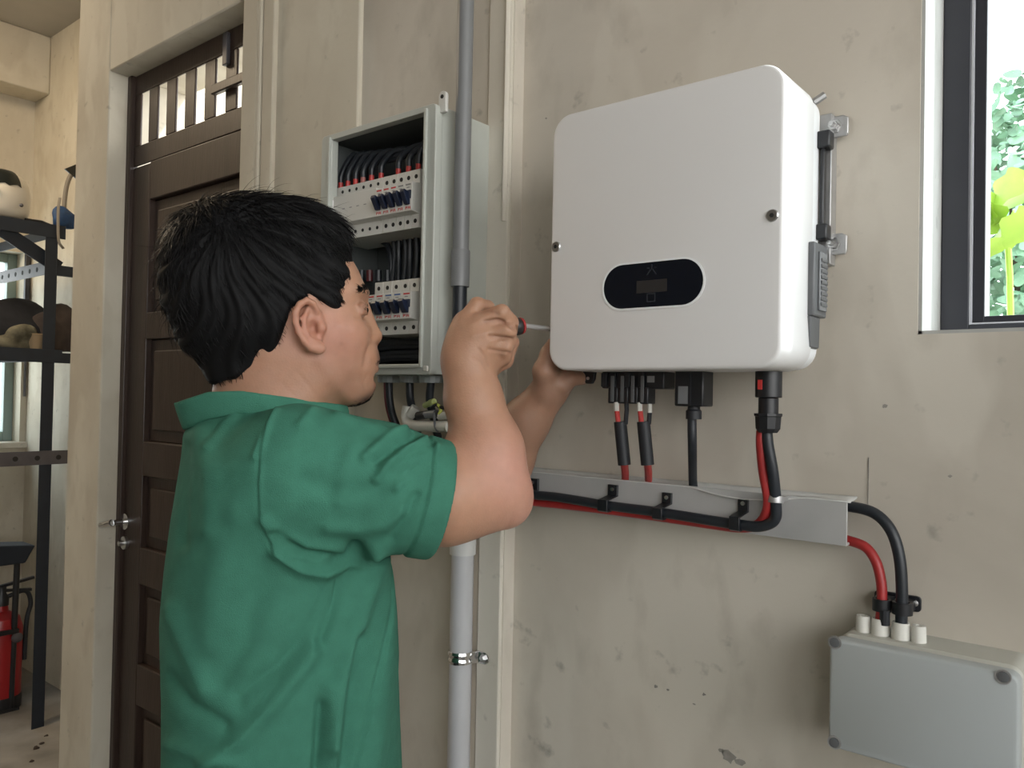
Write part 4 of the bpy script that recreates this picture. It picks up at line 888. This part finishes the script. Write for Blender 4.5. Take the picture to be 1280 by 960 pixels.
def dseg(P, pts):
    """distance of 2-D or 3-D points to a polyline"""
    best = np.full(len(P), 1e9)
    for a, b in zip(pts[:-1], pts[1:]):
        a, b = np.array(a, float), np.array(b, float); ba = b-a; t = np.clip(((P-a)@ba)/(ba@ba), 0, 1); best = np.minimum(best, np.linalg.norm(P-a-t[:, None]*ba, axis=1))
    return best

base = PD(360, 960, 1.0)
PER = thing('person', (base[0], base[1], 0), 'person in a green polo shirt raising a screwdriver to the white inverter', 'person')

# ---------------------------------------------------------------- body: head, neck, both arms and hands
psi = math.radians(15); HB = np.array([(math.cos(psi), 0, math.sin(psi)), (0, 1, 0), (-math.sin(psi), 0, math.cos(psi))])   # forward, up, far side
def tm(px): return .955+(px-345)*.00026
def H(px, py, side=0): q = Q(px, py, tm(px)); return q+HB[2]*side
k_ = .00098
B = Field(Q(208, 235, .80)*np.array((1, 1, 1))-np.array((.0, 0, 0)), (.115, .235, 1.22), .0018)
B.lo[1] = -.32; B = Field((-.44, -.24, .79), (.115, .245, 1.22), .0019)
B.ell(H(332, 365), (104*k_, 97*k_, .074), HB)
B.ell(H(392, 372), (62*k_, 66*k_, .060), HB, .02)
B.ell(H(405, 432), (61*k_, 60*k_, .0575), HB, .025)
B.ell(H(400, 462), (66*k_, 42*k_, .051), HB, .02)
B.ell(H(440, 484), (27*k_, 22*k_, .030), HB, .018)
B.ell(H(452, 450), (20*k_, 20*k_, .028), HB, .014)
B.ell(H(418, 420, -.038), (32*k_, 24*k_, .0185), HB, .02)            # near cheek
B.ell(H(418, 420, .038), (32*k_, 24*k_, .0185), HB, .02)
B.ell(H(442, 367), (18*k_, 9*k_, .044), HB, .012)                   # brow
for sd in (-1, 1):
    B.ell(H(462, 391, sd*.030), (13*k_, 12*k_, .016), HB, .012, 'cut')
    B.ell(H(446.5, 389, sd*.031), (10.8*k_, 9.2*k_, .0132), HB, .003)
    B.ell(H(462, 390, sd*.031), (8*k_, 2.6*k_, .012), HB, .0015, 'cut')
    B.cone(H(455, 384, sd*.022), H(449, 385, sd*.044), .0028, .0022, .004)   # upper lid
    B.cone(H(457, 394, sd*.022), H(449, 395, sd*.043), .0022, .0018, .004)
    B.ell(H(461, 425, sd*.0125), (9*k_, 7.5*k_, .0075), HB, .005)            # nose wing
    B.ell(H(464, 431, sd*.007), (3*k_, 3*k_, .003), HB, .002, 'cut')
B.cone(H(456, 388), H(468, 419), .0065, .0085, .010)
B.ell(H(467.5, 421), (8.5*k_, 8*k_, .0095), HB, .006)
B.ell(H(464, 450), (7*k_, 5.5*k_, .021), HB, .005)                   # lips
B.ell(H(462.5, 462), (7.5*k_, 5.5*k_, .019), HB, .005)
B.cone(H(474, 456.5, -.022), H(474, 456.5, .022), .002, .002, .003, 'cut')
B.ell(H(470, 472), (8*k_, 5*k_, .018), HB, .006, 'cut')
# neck and the trunk under the shirt
B.cone(H(350, 445), Q(338, 540, .97), .063, .072, .02)
B.cone(H(322, 440), Q(328, 540, .97), .036, .046, .03)
B.cone(H(395, 480, -.035), H(352, 530, -.045), .013, .012, .02)
TB = np.array([(math.cos(.31), 0, math.sin(.31)), (0, 1, 0), (-math.sin(.31), 0, math.cos(.31))])
B.ell(Q(345, 620, 1.0), (.105, .13, .150), TB, .03)
# near ear
def E_(px, py, s_): return H(px, py, s_)
e0 = -.0655
B.ell(E_(386, 413, e0), (16*k_, 27*k_, .0075), HB, .006)
rimp = [(395, 396), (390, 386.5), (382.5, 384), (374.5, 388.5), (369.5, 398), (369.5, 409), (373, 420), (379, 430), (386, 438)]
B.chain([E_(x, y, e0-.004-.010*min(1, max(0, (398-x)/18))) for x, y in rimp], [.0032, .0035, .0038, .0038, .0038, .0036, .0036, .0038, .0042], .0025)
B.ell(E_(396, 438, e0-.007), (9*k_, 8*k_, .0055), HB, .006)
B.ell(E_(386, 400, e0-.016), (10*k_, 11*k_, .0095), HB, .003, 'cut')
B.ell(E_(391, 415, e0-.011), (8.5*k_, 9.5*k_, .0125), HB, .004, 'cut')
B.chain([E_(384, 392, e0-.0065), E_(379, 404, e0-.010), E_(379.5, 418, e0-.010), E_(385, 428, e0-.009), E_(393, 431, e0-.008)], [.0024, .003, .0032, .0032, .003], .003)
B.ell(E_(399.5, 414, e0-.003), (5.5*k_, 7*k_, .006), HB, .004)
B.ell(H(384, 413, -e0), (16*k_, 29*k_, .008), HB, .006)               # far ear
# right (near) arm
B.cone(Q(420, 605, .885), Q(560, 620, .928), .056, .0535, .02)
B.cone(Q(560, 620, .928), Q(628, 622, .950), .0535, .033, .02)
B.ell(Q(598, 600, .945), (.046, .050, .042), np.eye(3), .03)
B.cone(Q(636, 630, .952), Q(639, 633, .953), .0175, .0155, .02)
B.cone(Q(618, 612, .952), Q(609, 562, .955), .0385, .0405, .02)
B.cone(Q(609, 562, .955), Q(592, 500, .962), .0395, .0335, .02)
B.cone(Q(592, 500, .962), Q(584.5, 452, .966), .0325, .0295, .015)
# right hand closed on the driver
B.cone(Q(584, 452, .966), Q(600, 424, .968), .0290, .0300, .014)
B.ell(Q(592, 423, .966), (.032, .029, .025), np.array([(.72, .69, 0), (-.69, .72, 0), (0, 0, 1)]), .014)
B.cone(Q(578, 438, .966), Q(583, 404, .968), .0195, .0150, .012)
B.cone(Q(606, 424, .966), Q(622, 443, .975), .0220, .0170, .012)
fing = [([(582, 403, .962), (596.5, 381.5, .964), (609, 384.5, .982), (618, 396, .996)], [.0125, .0100, .0092, .0075]),
        ([(600, 403, .953), (627, 391.5, .949), (638, 403, .960), (639, 414, .977)], [.0122, .0106, .0098, .0080]),
        ([(610, 418, .952), (634, 413.5, .948), (637, 426, .960), (630, 434, .977)], [.0118, .0106, .0096, .0080]),
        ([(611, 433, .955), (631, 434, .955), (631, 446, .967), (620, 452, .982)], [.0112, .0099, .0089, .0075])]
for pts, rs in fing: B.chain([Q(*p) for p in pts], rs, .0022)
B.chain([Q(594, 448, .975), Q(610, 461, .985), Q(630, 450, .995), Q(641, 428, .997)], [.014, .0125, .0105, .0085], .006)   # thumb behind
# left arm and hand steadying the case from below
B.cone(Q(592, 620, 1.150), Q(628, 575, 1.120), .034, .039, .02)
B.cone(Q(628, 580, 1.120), Q(657, 527, 1.095), .039, .0315, .02)
B.cone(Q(657, 527, 1.095), Q(684, 492, 1.075), .0305, .0255, .015)
B.ell(Q(697, 479, 1.072), (.031, .019, .026), np.array([(.80, .60, 0), (-.60, .80, 0), (0, 0, 1)]), .014)
B.chain([Q(684, 487, 1.066), Q(681, 464, 1.050), Q(687.5, 443, 1.052), Q(692, 430, 1.056)], [.0185, .0150, .0120, .0095], .008)  # thumb
for i in range(4):
    t0 = 1.055+i*.017
    B.chain([Q(703, 482-i*1.0, t0), Q(713, 473.5-i*.5, t0+.004), Q(723, 472.5, t0+.012), Q(728-i*2, 474, t0+.022)], [.0115, .0098, .0090, .0078], .004)
V, Fc = B.mesh(); V = relax(V, Fc, 2, .4); P2 = proj(V); N = vnormals(V, Fc)
# skin tone by place on the body; the left arm's shade is painted in
tone = np.tile(np.array((.43, .235, .150)), (len(V), 1))
def blend(c, w): 
    global tone
    tone = tone*(1-w[:, None])+np.array(c)*w[:, None]
def near(q, r): return np.exp(-(np.linalg.norm(V-q, axis=1)/r)**2)
blend((.56, .29, .23), .8*np.maximum(near(Q(645, 625, .95), .045), near(Q(630, 590, .93), .05)))
blend((.50, .24, .18), .7*near(H(420, 430, -.05), .032)); blend((.47, .20, .145), .6*near(H(385, 413, -.078), .034))
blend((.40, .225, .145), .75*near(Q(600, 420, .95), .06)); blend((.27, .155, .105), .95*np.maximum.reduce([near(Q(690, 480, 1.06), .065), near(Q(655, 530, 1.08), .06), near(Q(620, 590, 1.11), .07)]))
blend((.36, .19, .13), .5*near(Q(340, 490, .90), .06))
blend((.28, .11, .09), .85*np.maximum(near(H(466, 451, 0), .010), near(H(465, 462, 0), .010)))
blend((.055, .04, .035), .88*np.maximum.reduce([near(H(458, 501, 0), .022), near(H(457, 501, -.018), .0125), near(H(466, 492, -.004), .011)])); blend((.05, .035, .03), .85*np.maximum.reduce([near(H(469, 444, -.008), .008), near(H(465, 446, -.016), .0065), near(H(461, 449, -.021), .005)])); blend((.20, .105, .07), .5*near(H(452, 388, -.036), .010)); blend((.30, .16, .11), .5*near(H(430, 480, -.045), .03))
for i, (x, y) in enumerate(((430, 412), (437, 425), (424, 433), (441, 437), (418, 446), (446, 420), (428, 440), (436, 409))): blend((.27, .13, .09), .5*near(H(x, y, -.062), .0026))
hsel = (np.linalg.norm(V-Q(612, 420, .955), axis=1) < .085) & (P2[:, 0] > 570)
hd = np.zeros(len(V)); fc = np.clip(-(N*V).sum(1)/np.linalg.norm(V, axis=1)*2.5, 0, 1)
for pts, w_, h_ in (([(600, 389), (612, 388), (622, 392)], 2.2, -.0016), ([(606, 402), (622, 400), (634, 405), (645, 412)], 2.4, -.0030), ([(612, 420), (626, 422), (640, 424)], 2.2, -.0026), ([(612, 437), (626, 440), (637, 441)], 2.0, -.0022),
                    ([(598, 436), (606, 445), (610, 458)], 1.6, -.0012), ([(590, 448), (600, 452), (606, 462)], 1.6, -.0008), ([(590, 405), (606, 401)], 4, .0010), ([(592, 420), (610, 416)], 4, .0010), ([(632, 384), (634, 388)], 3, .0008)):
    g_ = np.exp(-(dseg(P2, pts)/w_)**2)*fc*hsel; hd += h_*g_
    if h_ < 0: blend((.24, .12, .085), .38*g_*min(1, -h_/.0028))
face_ = (np.linalg.norm(V-H(430, 440, -.05), axis=1) < .10) & (P2[:, 1] < 520)
for pts, w_, h_ in (([(463, 431), (458, 443), (456, 458)], 3.0, -.0016), ([(444, 397), (450, 399), (456, 399)], 2.2, -.0008), ([(446, 379), (452, 378.5), (458, 380)], 1.8, -.0010), ([(402, 452), (416, 476), (436, 497)], 8, .0016), ([(430, 440), (434, 462), (440, 476)], 9, -.0012), ([(428, 408), (440, 413)], 9, .0014),
                    ([(373, 467), (386, 482), (392, 492)], 2.6, -.0004), ([(352, 478), (366, 494)], 2.6, -.0003), ([(459, 470), (455, 478), (457, 486)], 2.6, -.0010)):
    hd += h_*np.exp(-(dseg(P2, pts)/w_)**2)*fc*face_
V = V+N*hd[:, None]; N = vnormals(V, Fc)
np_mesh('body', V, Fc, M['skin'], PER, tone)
bodyV, bodyN = V, N

# ---------------------------------------------------------------- hair
hair_poly = [(150, 200), (442, 200), (441, 300), (438, 334), (431, 352), (425, 372), (427, 384), (434, 398), (421, 392.5), (408, 389.5), (394, 386), (380, 379), (366, 388), (361, 404), (357, 418), (349, 437), (338, 452), (325, 462), (300, 472), (284, 477), (270, 478), (150, 400)]
HP = np.array(hair_poly, float)
G = Field((-.445, -.005, .83), (-.165, .245, 1.09), .0019)
G.ell(H(326, 360), (109*k_, 101*k_, .083), HB, .02)
G.ell(H(352, 303), (80*k_, 54*k_, .070), HB, .02)
G.ell(H(268, 345), (57*k_, 78*k_, .073), HB, .02)
G.ell(H(300, 300), (72*k_, 48*k_, .068), HB, .02)
G.ell(H(392, 322), (40*k_, 46*k_, .056), HB, .02)
G.ell(H(404, 352), (38*k_, 38*k_, .0690), HB, .012)
G.cone(H(288, 410), H(305, 450), .050, .036, .03)
G.cone(H(312, 425), H(315, 464), .060, .0535, .02)
G.ell(H(330, 405), (72*k_, 55*k_, .0765), HB, .015)
G.ell(H(405, 378), (38*k_, 30*k_, .0672), HB, .012)
def pmask(x, y, z):
    # signed distance to the side-view hairline, measured in the head's own mid-plane
    X, Y, Z = x-Q(345, 385, .955)[0], y-Q(345, 385, .955)[1], z-.955
    fw = (X*HB[0][0]+Z*HB[0][2])/(k_*.985)+345; up = 385-(Y+0*X)/(k_*.985)+0*Z
    fw, up = np.broadcast_arrays(fw, up); sh = fw.shape; fw = fw.ravel(); up = up.ravel(); d2 = np.full(fw.shape, 1e18); sg = np.zeros(fw.shape, bool)
    for (ax_, ay), (bx2, by) in zip(hair_poly, hair_poly[1:]+hair_poly[:1]):
        ex, ey = bx2-ax_, by-ay; t = np.clip(((fw-ax_)*ex+(up-ay)*ey)/(ex*ex+ey*ey), 0, 1); d2 = np.minimum(d2, (fw-ax_-t*ex)**2+(up-ay-t*ey)**2)
        c = (ay > up) != (by > up); xi = ax_+(up-ay)*ex/(ey if ey else 1e-9); sg ^= c & (fw < xi)
    return (np.sqrt(d2)*np.where(sg, -1, 1)*k_).reshape(sh)
G.apply(pmask, (-1, -1, 0), (1, 1, 3), .006, 'and')
hv, hf = G.mesh(); hv = relax(hv, hf, 2, .4); hn = vnormals(hv, hf)
crown = H(285, 292, 0)
d_ = hv-crown; az = np.arctan2(d_@HB[1], d_@HB[0])
wav = np.sin(az*46+3*np.sin(hv[:, 1]*60)+2*np.sin(hv[:, 2]*70))*.0011+np.sin(az*19+hv[:, 2]*90)*.0016
hv2 = hv+hn*(wav-.0010)[:, None]
cap = np_mesh('hair', hv2, hf, M['haircap'], PER)
# locks laid over the base
def flow(p, n):
    d = p-crown; f_, u_, s_ = d@HB[0], d@HB[1], d@HB[2]
    g = np.stack([f_*1.0+.02, u_*.9-.03, s_*1.0], 1); g[:, 0] += .35*np.sin(u_*38+s_*20)*.05
    top = np.clip((u_-.0)/.04, 0, 1)*np.clip(f_/.03, 0, 1)
    g[:, 0] += .06*top; g[:, 1] -= .02*np.clip(-u_/.05, 0, 1)
    w_ = g[:, :1]*HB[0]+g[:, 1:2]*HB[1]+g[:, 2:3]*HB[2]
    w_ = w_-n*(w_*n).sum(1)[:, None]; return w_/(np.linalg.norm(w_, axis=1)[:, None]+1e-9)
def strands(roots, nrm, dirs, length, r0, lift, curl, seg, rg):
    n = len(roots); P = np.zeros((n, seg+1, 3)); P[:, 0] = roots-nrm*.0015; d = dirs.copy(); step = (length/seg)[:, None]
    ph = rg.uniform(0, 6.28, (n, 1)); bi = np.cross(nrm, dirs)
    for i in range(seg):
        t = i/seg
        dd = d+nrm*(lift[:, None]*(1-1.8*t))+bi*curl[:, None]*np.sin(ph+t*3.5); dd /= np.linalg.norm(dd, axis=1)[:, None]; P[:, i+1] = P[:, i]+dd*step
        yield_ = None
    rad_ = r0[:, None]*(1-.85*(np.arange(seg+1)/seg)**1.5)[None]
    T = np.gradient(P, axis=1); T /= np.linalg.norm(T, axis=2)[..., None]+1e-9
    a = np.cross(T, nrm[:, None]); a /= np.linalg.norm(a, axis=2)[..., None]+1e-9; b = np.cross(T, a)
    ring = np.stack([P+rad_[..., None]*(math.cos(x)*a+math.sin(x)*b) for x in (0, 2.094, 4.189)], 2)
    Vv = ring.reshape(-1, 3); base_ = (np.arange(n)*(seg+1)*3)[:, None, None]+(np.arange(seg)*3)[None, :, None]
    q = []
    for kx in range(3):
        k2 = (kx+1) % 3; q.append(np.stack([base_+kx, base_+k2, base_+3+k2, base_+3+kx], -1))
    return Vv, np.concatenate([x.reshape(-1, 4) for x in q])
rg = np.random.default_rng(21)
sel = rg.choice(len(hv), 7200); pr_, nr_ = hv2[sel], hn[sel]
edge = np.abs(pmask(pr_[:, 0], pr_[:, 1], pr_[:, 2])); keep = (edge > .004) | (rg.random(len(sel)) < .25); pr_, nr_, edge = pr_[keep], nr_[keep], edge[keep]
up_ = (pr_-crown)@HB[1]; L_ = np.where(up_ > -.02, rg.uniform(.022, .044, len(pr_)), rg.uniform(.010, .020, len(pr_))); L_ = np.minimum(L_, edge*1.1+.006)
di = flow(pr_, nr_)+rg.normal(size=pr_.shape)*.16; di = di-nr_*(di*nr_).sum(1)[:, None]; di /= np.linalg.norm(di, axis=1)[:, None]
sv, sf = strands(pr_, nr_, di, L_, rg.uniform(.0004, .00085, len(pr_)), rg.uniform(.05, .30, len(pr_)), rg.normal(size=len(pr_))*.35, 6, rg)
# loose wisps standing off the top and the back
ts = np.where((hn@np.array((0, 1, 0)) > .55) | ((hn@HB[0] < -.5) & (hv[:, 1] > .06)))[0]; ws = rg.choice(ts, 420)
wd_ = flow(hv2[ws], hn[ws])+rg.normal(size=(420, 3))*.35
wv, wf = strands(hv2[ws], hn[ws], wd_/np.linalg.norm(wd_, axis=1)[:, None], rg.uniform(.02, .045, 420), np.full(420, .00030), rg.uniform(.3, .85, 420), rg.normal(size=420)*.6, 8, rg)
lo_ = np_mesh('locks', np.concatenate([sv, wv]), np.concatenate([sf, wf+len(sv)]), M['hair'], cap); lo_['kind'] = 'stuff'
# brow, moustache and chin beard
def tuft(name, centers, spread, n, L, d, r=.00035):
    c = np.array([H(*centers[i]) for i in rg.integers(0, len(centers), n)])+rg.normal(size=(n, 3))*spread
    dd, ii = np.full(n, 1e9), np.zeros(n, int); sub = np.where(np.linalg.norm(bodyV-H(440, 430), axis=1) < .12)[0]
    for k in range(n): j = sub[np.argmin(((bodyV[sub]-c[k])**2).sum(1))]; ii[k] = j
    p, nn = bodyV[ii], bodyN[ii]; D_ = np.tile(HB[0]*d[0]+HB[1]*d[1]+HB[2]*d[2], (n, 1))+rg.normal(size=(n, 3))*.3; D_ -= nn*(D_*nn).sum(1)[:, None]; D_ /= np.linalg.norm(D_, axis=1)[:, None]+1e-9
    v, f_ = strands(p, nn, D_, np.full(n, L)*rg.uniform(.6, 1.2, n), np.full(n, r), np.full(n, .35), rg.normal(size=n)*.2, 4, rg); o = np_mesh(name, v, f_, M['hair'], PER); o['kind'] = 'stuff'
tuft('eyebrow', [(459, 365, -.018), (457, 364, -.026), (455, 365, -.034), (452, 367, -.041)], .0020, 260, .010, (-.5, .1, -.8), .00045)
tuft('eyebrow', [(459, 365, .018), (457, 364, .026), (455, 365, .034)], .0016, 110, .009, (-.5, .1, .8))
tuft('moustache', [(470, 444, -.005), (468, 445, -.011), (466, 447, -.016), (463, 450, -.020), (470, 444, .004), (468, 445, .011)], .0016, 320, .0065, (.5, -1, -.3), .00050)
tuft('chin_beard', [(462, 498, 0), (456, 503, -.006), (450, 505, -.010), (464, 492, .005), (447, 506, 0), (456, 503, .008)], .0045, 420, .0095, (.25, -1, 0), .00040)
tuft('eyelashes', [(459, 386, -.022), (457, 386, -.028), (455, 386.5, -.034), (453, 387, -.040)], .0006, 120, .005, (.5, -.15, -.5), .00035)
# eyes
eyw = mat('eye_white', (.62, .58, .54), .25); eyd = mat('dark_iris', (.018, .011, .008), .15)
for sd in (-1, 1):
    c = to_world(H(446.5, 389.5, sd*.031)); ey = MB().ball(c, .0100, 20, 12).build('eye', eyw, PER)
    dv = HB[0]*.98+HB[2]*sd*.0+HB[1]*-.12; dv = dv@Bw; MB().ball(np.array(c)+dv*.0062, .0052, 14, 8).build('iris', eyd, ey)

# ---------------------------------------------------------------- polo shirt
T_ = .31; tcz = 1.0
rows = np.array([(486, 285, 396, .062), (505, 260, 422, .094), (520, 243, 436, .126), (540, 231, 450, .150), (565, 226, 462, .178), (600, 220, 470, .190), (640, 216, 477, .188), (700, 213, 484, .178), (760, 211, 490, .172), (850, 213, 497, .172), (960, 212, 503, .178), (1040, 214, 506, .182)], float)
rv_ = (480-rows[:, 0])/FPX*tcz; rc = ((rows[:, 1]+rows[:, 2])/2-640)/FPX*tcz; rh = (rows[:, 2]-rows[:, 1])/2/FPX*tcz; rb = rows[:, 3]
ra = np.sqrt(np.maximum(rh**2-(rb*math.sin(T_))**2, .05**2))/math.cos(T_)
o_ = np.argsort(rv_); rv_, rc, ra, rb = rv_[o_], rc[o_], ra[o_], rb[o_]
def torso(x, y, z, off=0):
    cx_ = np.interp(y, rv_, rc); a = np.interp(y, rv_, ra)+off; b = np.interp(y, rv_, rb)+off
    X = x-cx_; Z = z-tcz; p1 = X*math.cos(T_)+Z*math.sin(T_); p2 = -X*math.sin(T_)+Z*math.cos(T_)
    e = 2.25; return ((np.abs(p1/a)**e+np.abs(p2/b)**e)**(1/e)-1)*np.minimum(a, b)*.92
S_ = Field((-.475, -.565, .74), (-.055, .01, 1.26), .0022)
S_.apply(lambda x, y, z: np.maximum(torso(x, y, z), np.maximum(y-.002, -.552-y)+0*x+0*z), (-1, -1, 0), (1, 1, 3), .004)
sa, sb = Q(372, 590, .872), Q(548, 624, .915); sdv = (sb-sa)/np.linalg.norm(sb-sa)
S_.cone(sa, Q(470, 608, .893), .0745, .0690, .030); S_.cone(Q(470, 608, .893), sb+sdv*.03, .0690, .0635, .012)
S_.cone(Q(365, 565, 1.15), Q(395, 588, 1.16), .060, .062, .03); S_.cone(Q(395, 588, 1.16), Q(520, 635, 1.155), .062, .055, .02)
def cuffcut(x, y, z): return -((x-sb[0])*sdv[0]+(y-sb[1])*sdv[1]+(z-sb[2])*sdv[2])+0*x+0*y+0*z
S_.apply(cuffcut, sb-np.array((.02, .12, .12)), sb+np.array((.12, .12, .12)), .003, 'cut')
S_.cone(sb-sdv*.045, sb+sdv*.05, .0575, .0590, .004, 'cut')
S_.cone(H(345, 465), Q(338, 503, .97), .066, .066, .006, 'cut')                     # neck opening
tv, tf = S_.mesh(); tv = relax(tv, tf, 3, .5); tn = vnormals(tv, tf); tp = proj(tv)
facing = np.clip(-(tn*tv/np.linalg.norm(tv, axis=1)[:, None]).sum(1)*3, 0, 1)
disp = np.zeros(len(tv))
# folds: (points, width px, height m); negative heights are creases
folds = [([(442, 688), (432, 720), (415, 765), (400, 800)], 9, -.010), ([(470, 690), (455, 740), (440, 790), (425, 850), (415, 930)], 11, .007), ([(438, 700), (412, 775), (380, 830), (340, 880), (300, 925), (260, 955)], 11, .0055), ([(425, 700), (395, 775), (350, 830), (300, 870)], 10, -.004),
         ([(345, 690), (375, 712), (410, 718), (440, 704)], 8, .006), ([(345, 668), (380, 690), (420, 695), (450, 690)], 7, -.005), ([(360, 690), (395, 700), (430, 692)], 5, .003),
         ([(330, 650), (350, 672), (385, 684), (430, 688)], 8, .004), ([(480, 700), (478, 800), (470, 900), (465, 960)], 14, .005), ([(448, 800), (440, 870), (432, 960)], 10, -.006), ([(400, 880), (398, 920), (395, 960)], 6, -.005), ([(410, 860), (412, 910), (415, 960)], 9, .005),
         ([(505, 540), (480, 552), (455, 572)], 6, .004), ([(530, 552), (508, 562), (485, 580), (470, 600)], 5, .0042), ([(518, 546), (495, 558), (470, 578)], 5, -.004), ([(545, 562), (525, 575), (505, 592), (495, 610)], 5, .0035), ([(540, 566), (515, 582), (500, 600)], 4, -.003),
         ([(420, 520), (460, 535), (500, 546)], 7, .003), ([(500, 640), (480, 655), (450, 662), (410, 660)], 9, .003), ([(520, 620), (505, 650), (490, 672)], 6, -.003), ([(380, 600), (420, 615), (470, 612)], 14, -.003), ([(440, 560), (430, 590), (425, 625)], 10, .0025),
         ([(226, 560), (222, 620), (224, 680)], 10, -.004), ([(250, 545), (262, 600), (262, 660)], 14, .004), ([(214, 760), (235, 800), (260, 860)], 12, .004), ([(216, 850), (240, 880), (280, 905)], 10, -.004), ([(213, 930), (250, 940), (300, 955)], 10, .004), ([(290, 640), (270, 720), (265, 800)], 22, .004), ([(330, 720), (310, 790), (280, 850)], 16, -.003),
         ([(300, 512), (280, 530), (262, 560)], 6, .0025), ([(345, 512), (330, 540), (318, 570)], 5, .002), ([(390, 512), (375, 530)], 6, .002)]
for pts, w_, h_ in folds: disp += 1.55*h_*np.exp(-(dseg(tp, pts)/w_)**2)*facing
seam1 = [(349, 503), (336, 530), (327, 565), (324, 605), (326, 640), (334, 668), (346, 690), (362, 706), (385, 717), (404, 720)]
disp += (.0016*np.exp(-(dseg(tp, seam1)/2.2)**2)-.0016*np.exp(-(dseg(tp, [(x-4, y) for x, y in seam1])/2.5)**2))*facing
seam2 = [(424, 722), (421, 750), (415, 775), (404, 800)]; disp -= .0018*np.exp(-(dseg(tp, seam2)/2.2)**2)*facing
# sleeve hem band
al = (tv-sb)@sdv; onsl = (np.linalg.norm(tv-sb-al[:, None]*sdv, axis=1) > .056) & (al > -.08) & (al < .01)
disp += np.where(onsl & (al > -.026), .0018, 0)-np.where(onsl, .0022*np.exp(-((al+.028)/.0025)**2), 0)
dr = rng.normal(size=(5, 3))
disp += sum(np.sin(tv@(d*16)+i)*.0009 for i, d in enumerate(dr))
tv = tv+tn*disp[:, None]; tv = relax(tv, tf, 1, .3)
shirt = np_mesh('polo_shirt', tv, tf, M['shirt'], PER)
# collar: folded band round the neck
cc = Q(334, 512, .968)
def collar(x, y, z):
    X, Y, Z = x-cc[0], y-cc[1], z-cc[2]; p1 = X*HB[0][0]+Z*HB[0][2]; p2 = X*HB[2][0]+Z*HB[2][2]
    s = p1/.10; mid = np.interp(s, [-1, -.6, -.25, .27, .6, 1], [-.0085, .0070, .0125, .0080, .003, -.003]); hh = np.interp(s, [-1, -.6, -.25, .27, .6, 1], [.0165, .0140, .0115, .0105, .009, .006]); mid = mid-(hh-np.interp(s, [-1, -.6, -.25, .27, .6, 1], [.0165, .0140, .0095, .0065, .006, .006])); dv = (Y-mid); fl = np.where(p1 < 0, -.006*np.clip(-p1/.09, 0, 1), .003)*np.clip(-dv/.02, -1, 1.2)
    a, b = .0945+fl, .079+fl; rr_ = np.sqrt((p1/a)**2+(p2/b)**2); rd = np.abs(rr_-1)*np.minimum(a, b)
    ang = np.abs(p2)-0*p1; open_ = np.where(p1 > .075, .02-np.abs(p2), -1)
    qx = rd-.0028; qy = np.abs(dv)-hh; out = np.sqrt(np.maximum(qx, 0)**2+np.maximum(qy, 0)**2)+np.minimum(np.maximum(qx, qy), 0)-.0015
    return np.maximum(out, open_)
K = Field((-.44, -.10, .84), (-.17, .03, 1.09), .0020); K.apply(collar, (-1, -1, 0), (1, 1, 3), .001)
cv, cf = K.mesh(); cv = relax(cv, cf, 3, .5); np_mesh('collar', cv, cf, M['shirt'], shirt)
# ---------------------------------------------------------------- trousers and shoes below the frame
hipw = to_world(np.array((np.interp(-.5, rv_, rc), -.5, 1.0))); hx, hy, hz = hipw
face_ = math.atan2((TB[0]@Bw)[1], (TB[0]@Bw)[0]); fd = np.array((math.cos(face_), math.sin(face_), 0)); sd_ = np.array((-math.sin(face_), math.cos(face_), 0))
mb = MB()
mb.tube([np.array((hx, hy, hz+.03)), np.array((hx, hy, hz-.06)), np.array((hx, hy, hz-.16))], [.128, .134, .125], 24, flat=1.0)
for s_ in (-1, 1):
    t0 = np.array((hx, hy, 0))+sd_*s_*.085; foot = np.array((hx, hy, 0))+sd_*s_*.12+fd*(.03*s_)
    mb.tube(spline([(t0[0], t0[1], hz-.10), (t0[0], t0[1], hz-.30), tuple(foot*np.array((1, 1, 0))+np.array((0, 0, .48))), tuple(foot+np.array((0, 0, .25))), tuple(foot+np.array((0, 0, .06)))], 5), np.interp(np.arange(21), [0, 6, 12, 20], [.095, .088, .068, .060]), 16)
    sh = MB(); sh.tube([foot-fd*.07+np.array((0, 0, .045)), foot-fd*.03+np.array((0, 0, .05)), foot+fd*.06+np.array((0, 0, .045)), foot+fd*.13+np.array((0, 0, .036)), foot+fd*.18+np.array((0, 0, .03))], [.030, .040, .043, .042, .026], 14, flat=.85)
    sh.build('shoe', M['shoe'], PER, angle=80)
mb.build('trousers', M['trousers'], PER, angle=80)

# ---------------------------------------------------------------- screwdriver
h0, h1, tip = to_world(Q(606, 414, .980)), to_world(Q(650.5, 407.5, 1.004)), to_world(Q(690, 411.5, 1.045))
ax_ = (h1-h0)/np.linalg.norm(h1-h0); L = float(np.linalg.norm(h1-h0))
SDR = thing('screwdriver', h1, 'screwdriver with black handle and red ring held in the raised hand beside the inverter', 'screwdriver')
MB().lathe([(.006, -.012), (.010, -.008), (.0115, 0), (.0105, L*.4), (.0095, L*.75), (.0112, L*.86), (.0112, L*.95), (.0095, L)], h0, ax_, 18).build('handle', M['handle'], SDR)
MB().lathe([(.0096, L*.99), (.0108, L), (.0100, L+.003), (.006, L+.0045)], h0, ax_, 18).build('red_ring', M['handlered'], SDR)
s0 = h0+ax_*(L+.003); MB().tube([s0, s0+(tip-s0)*.86], .0034, 10).build('shaft', M['galv'], SDR)
MB().tube([s0+(tip-s0)*.86, tip], [.0034, .0026], 10).build('tip', M['black'], SDR)
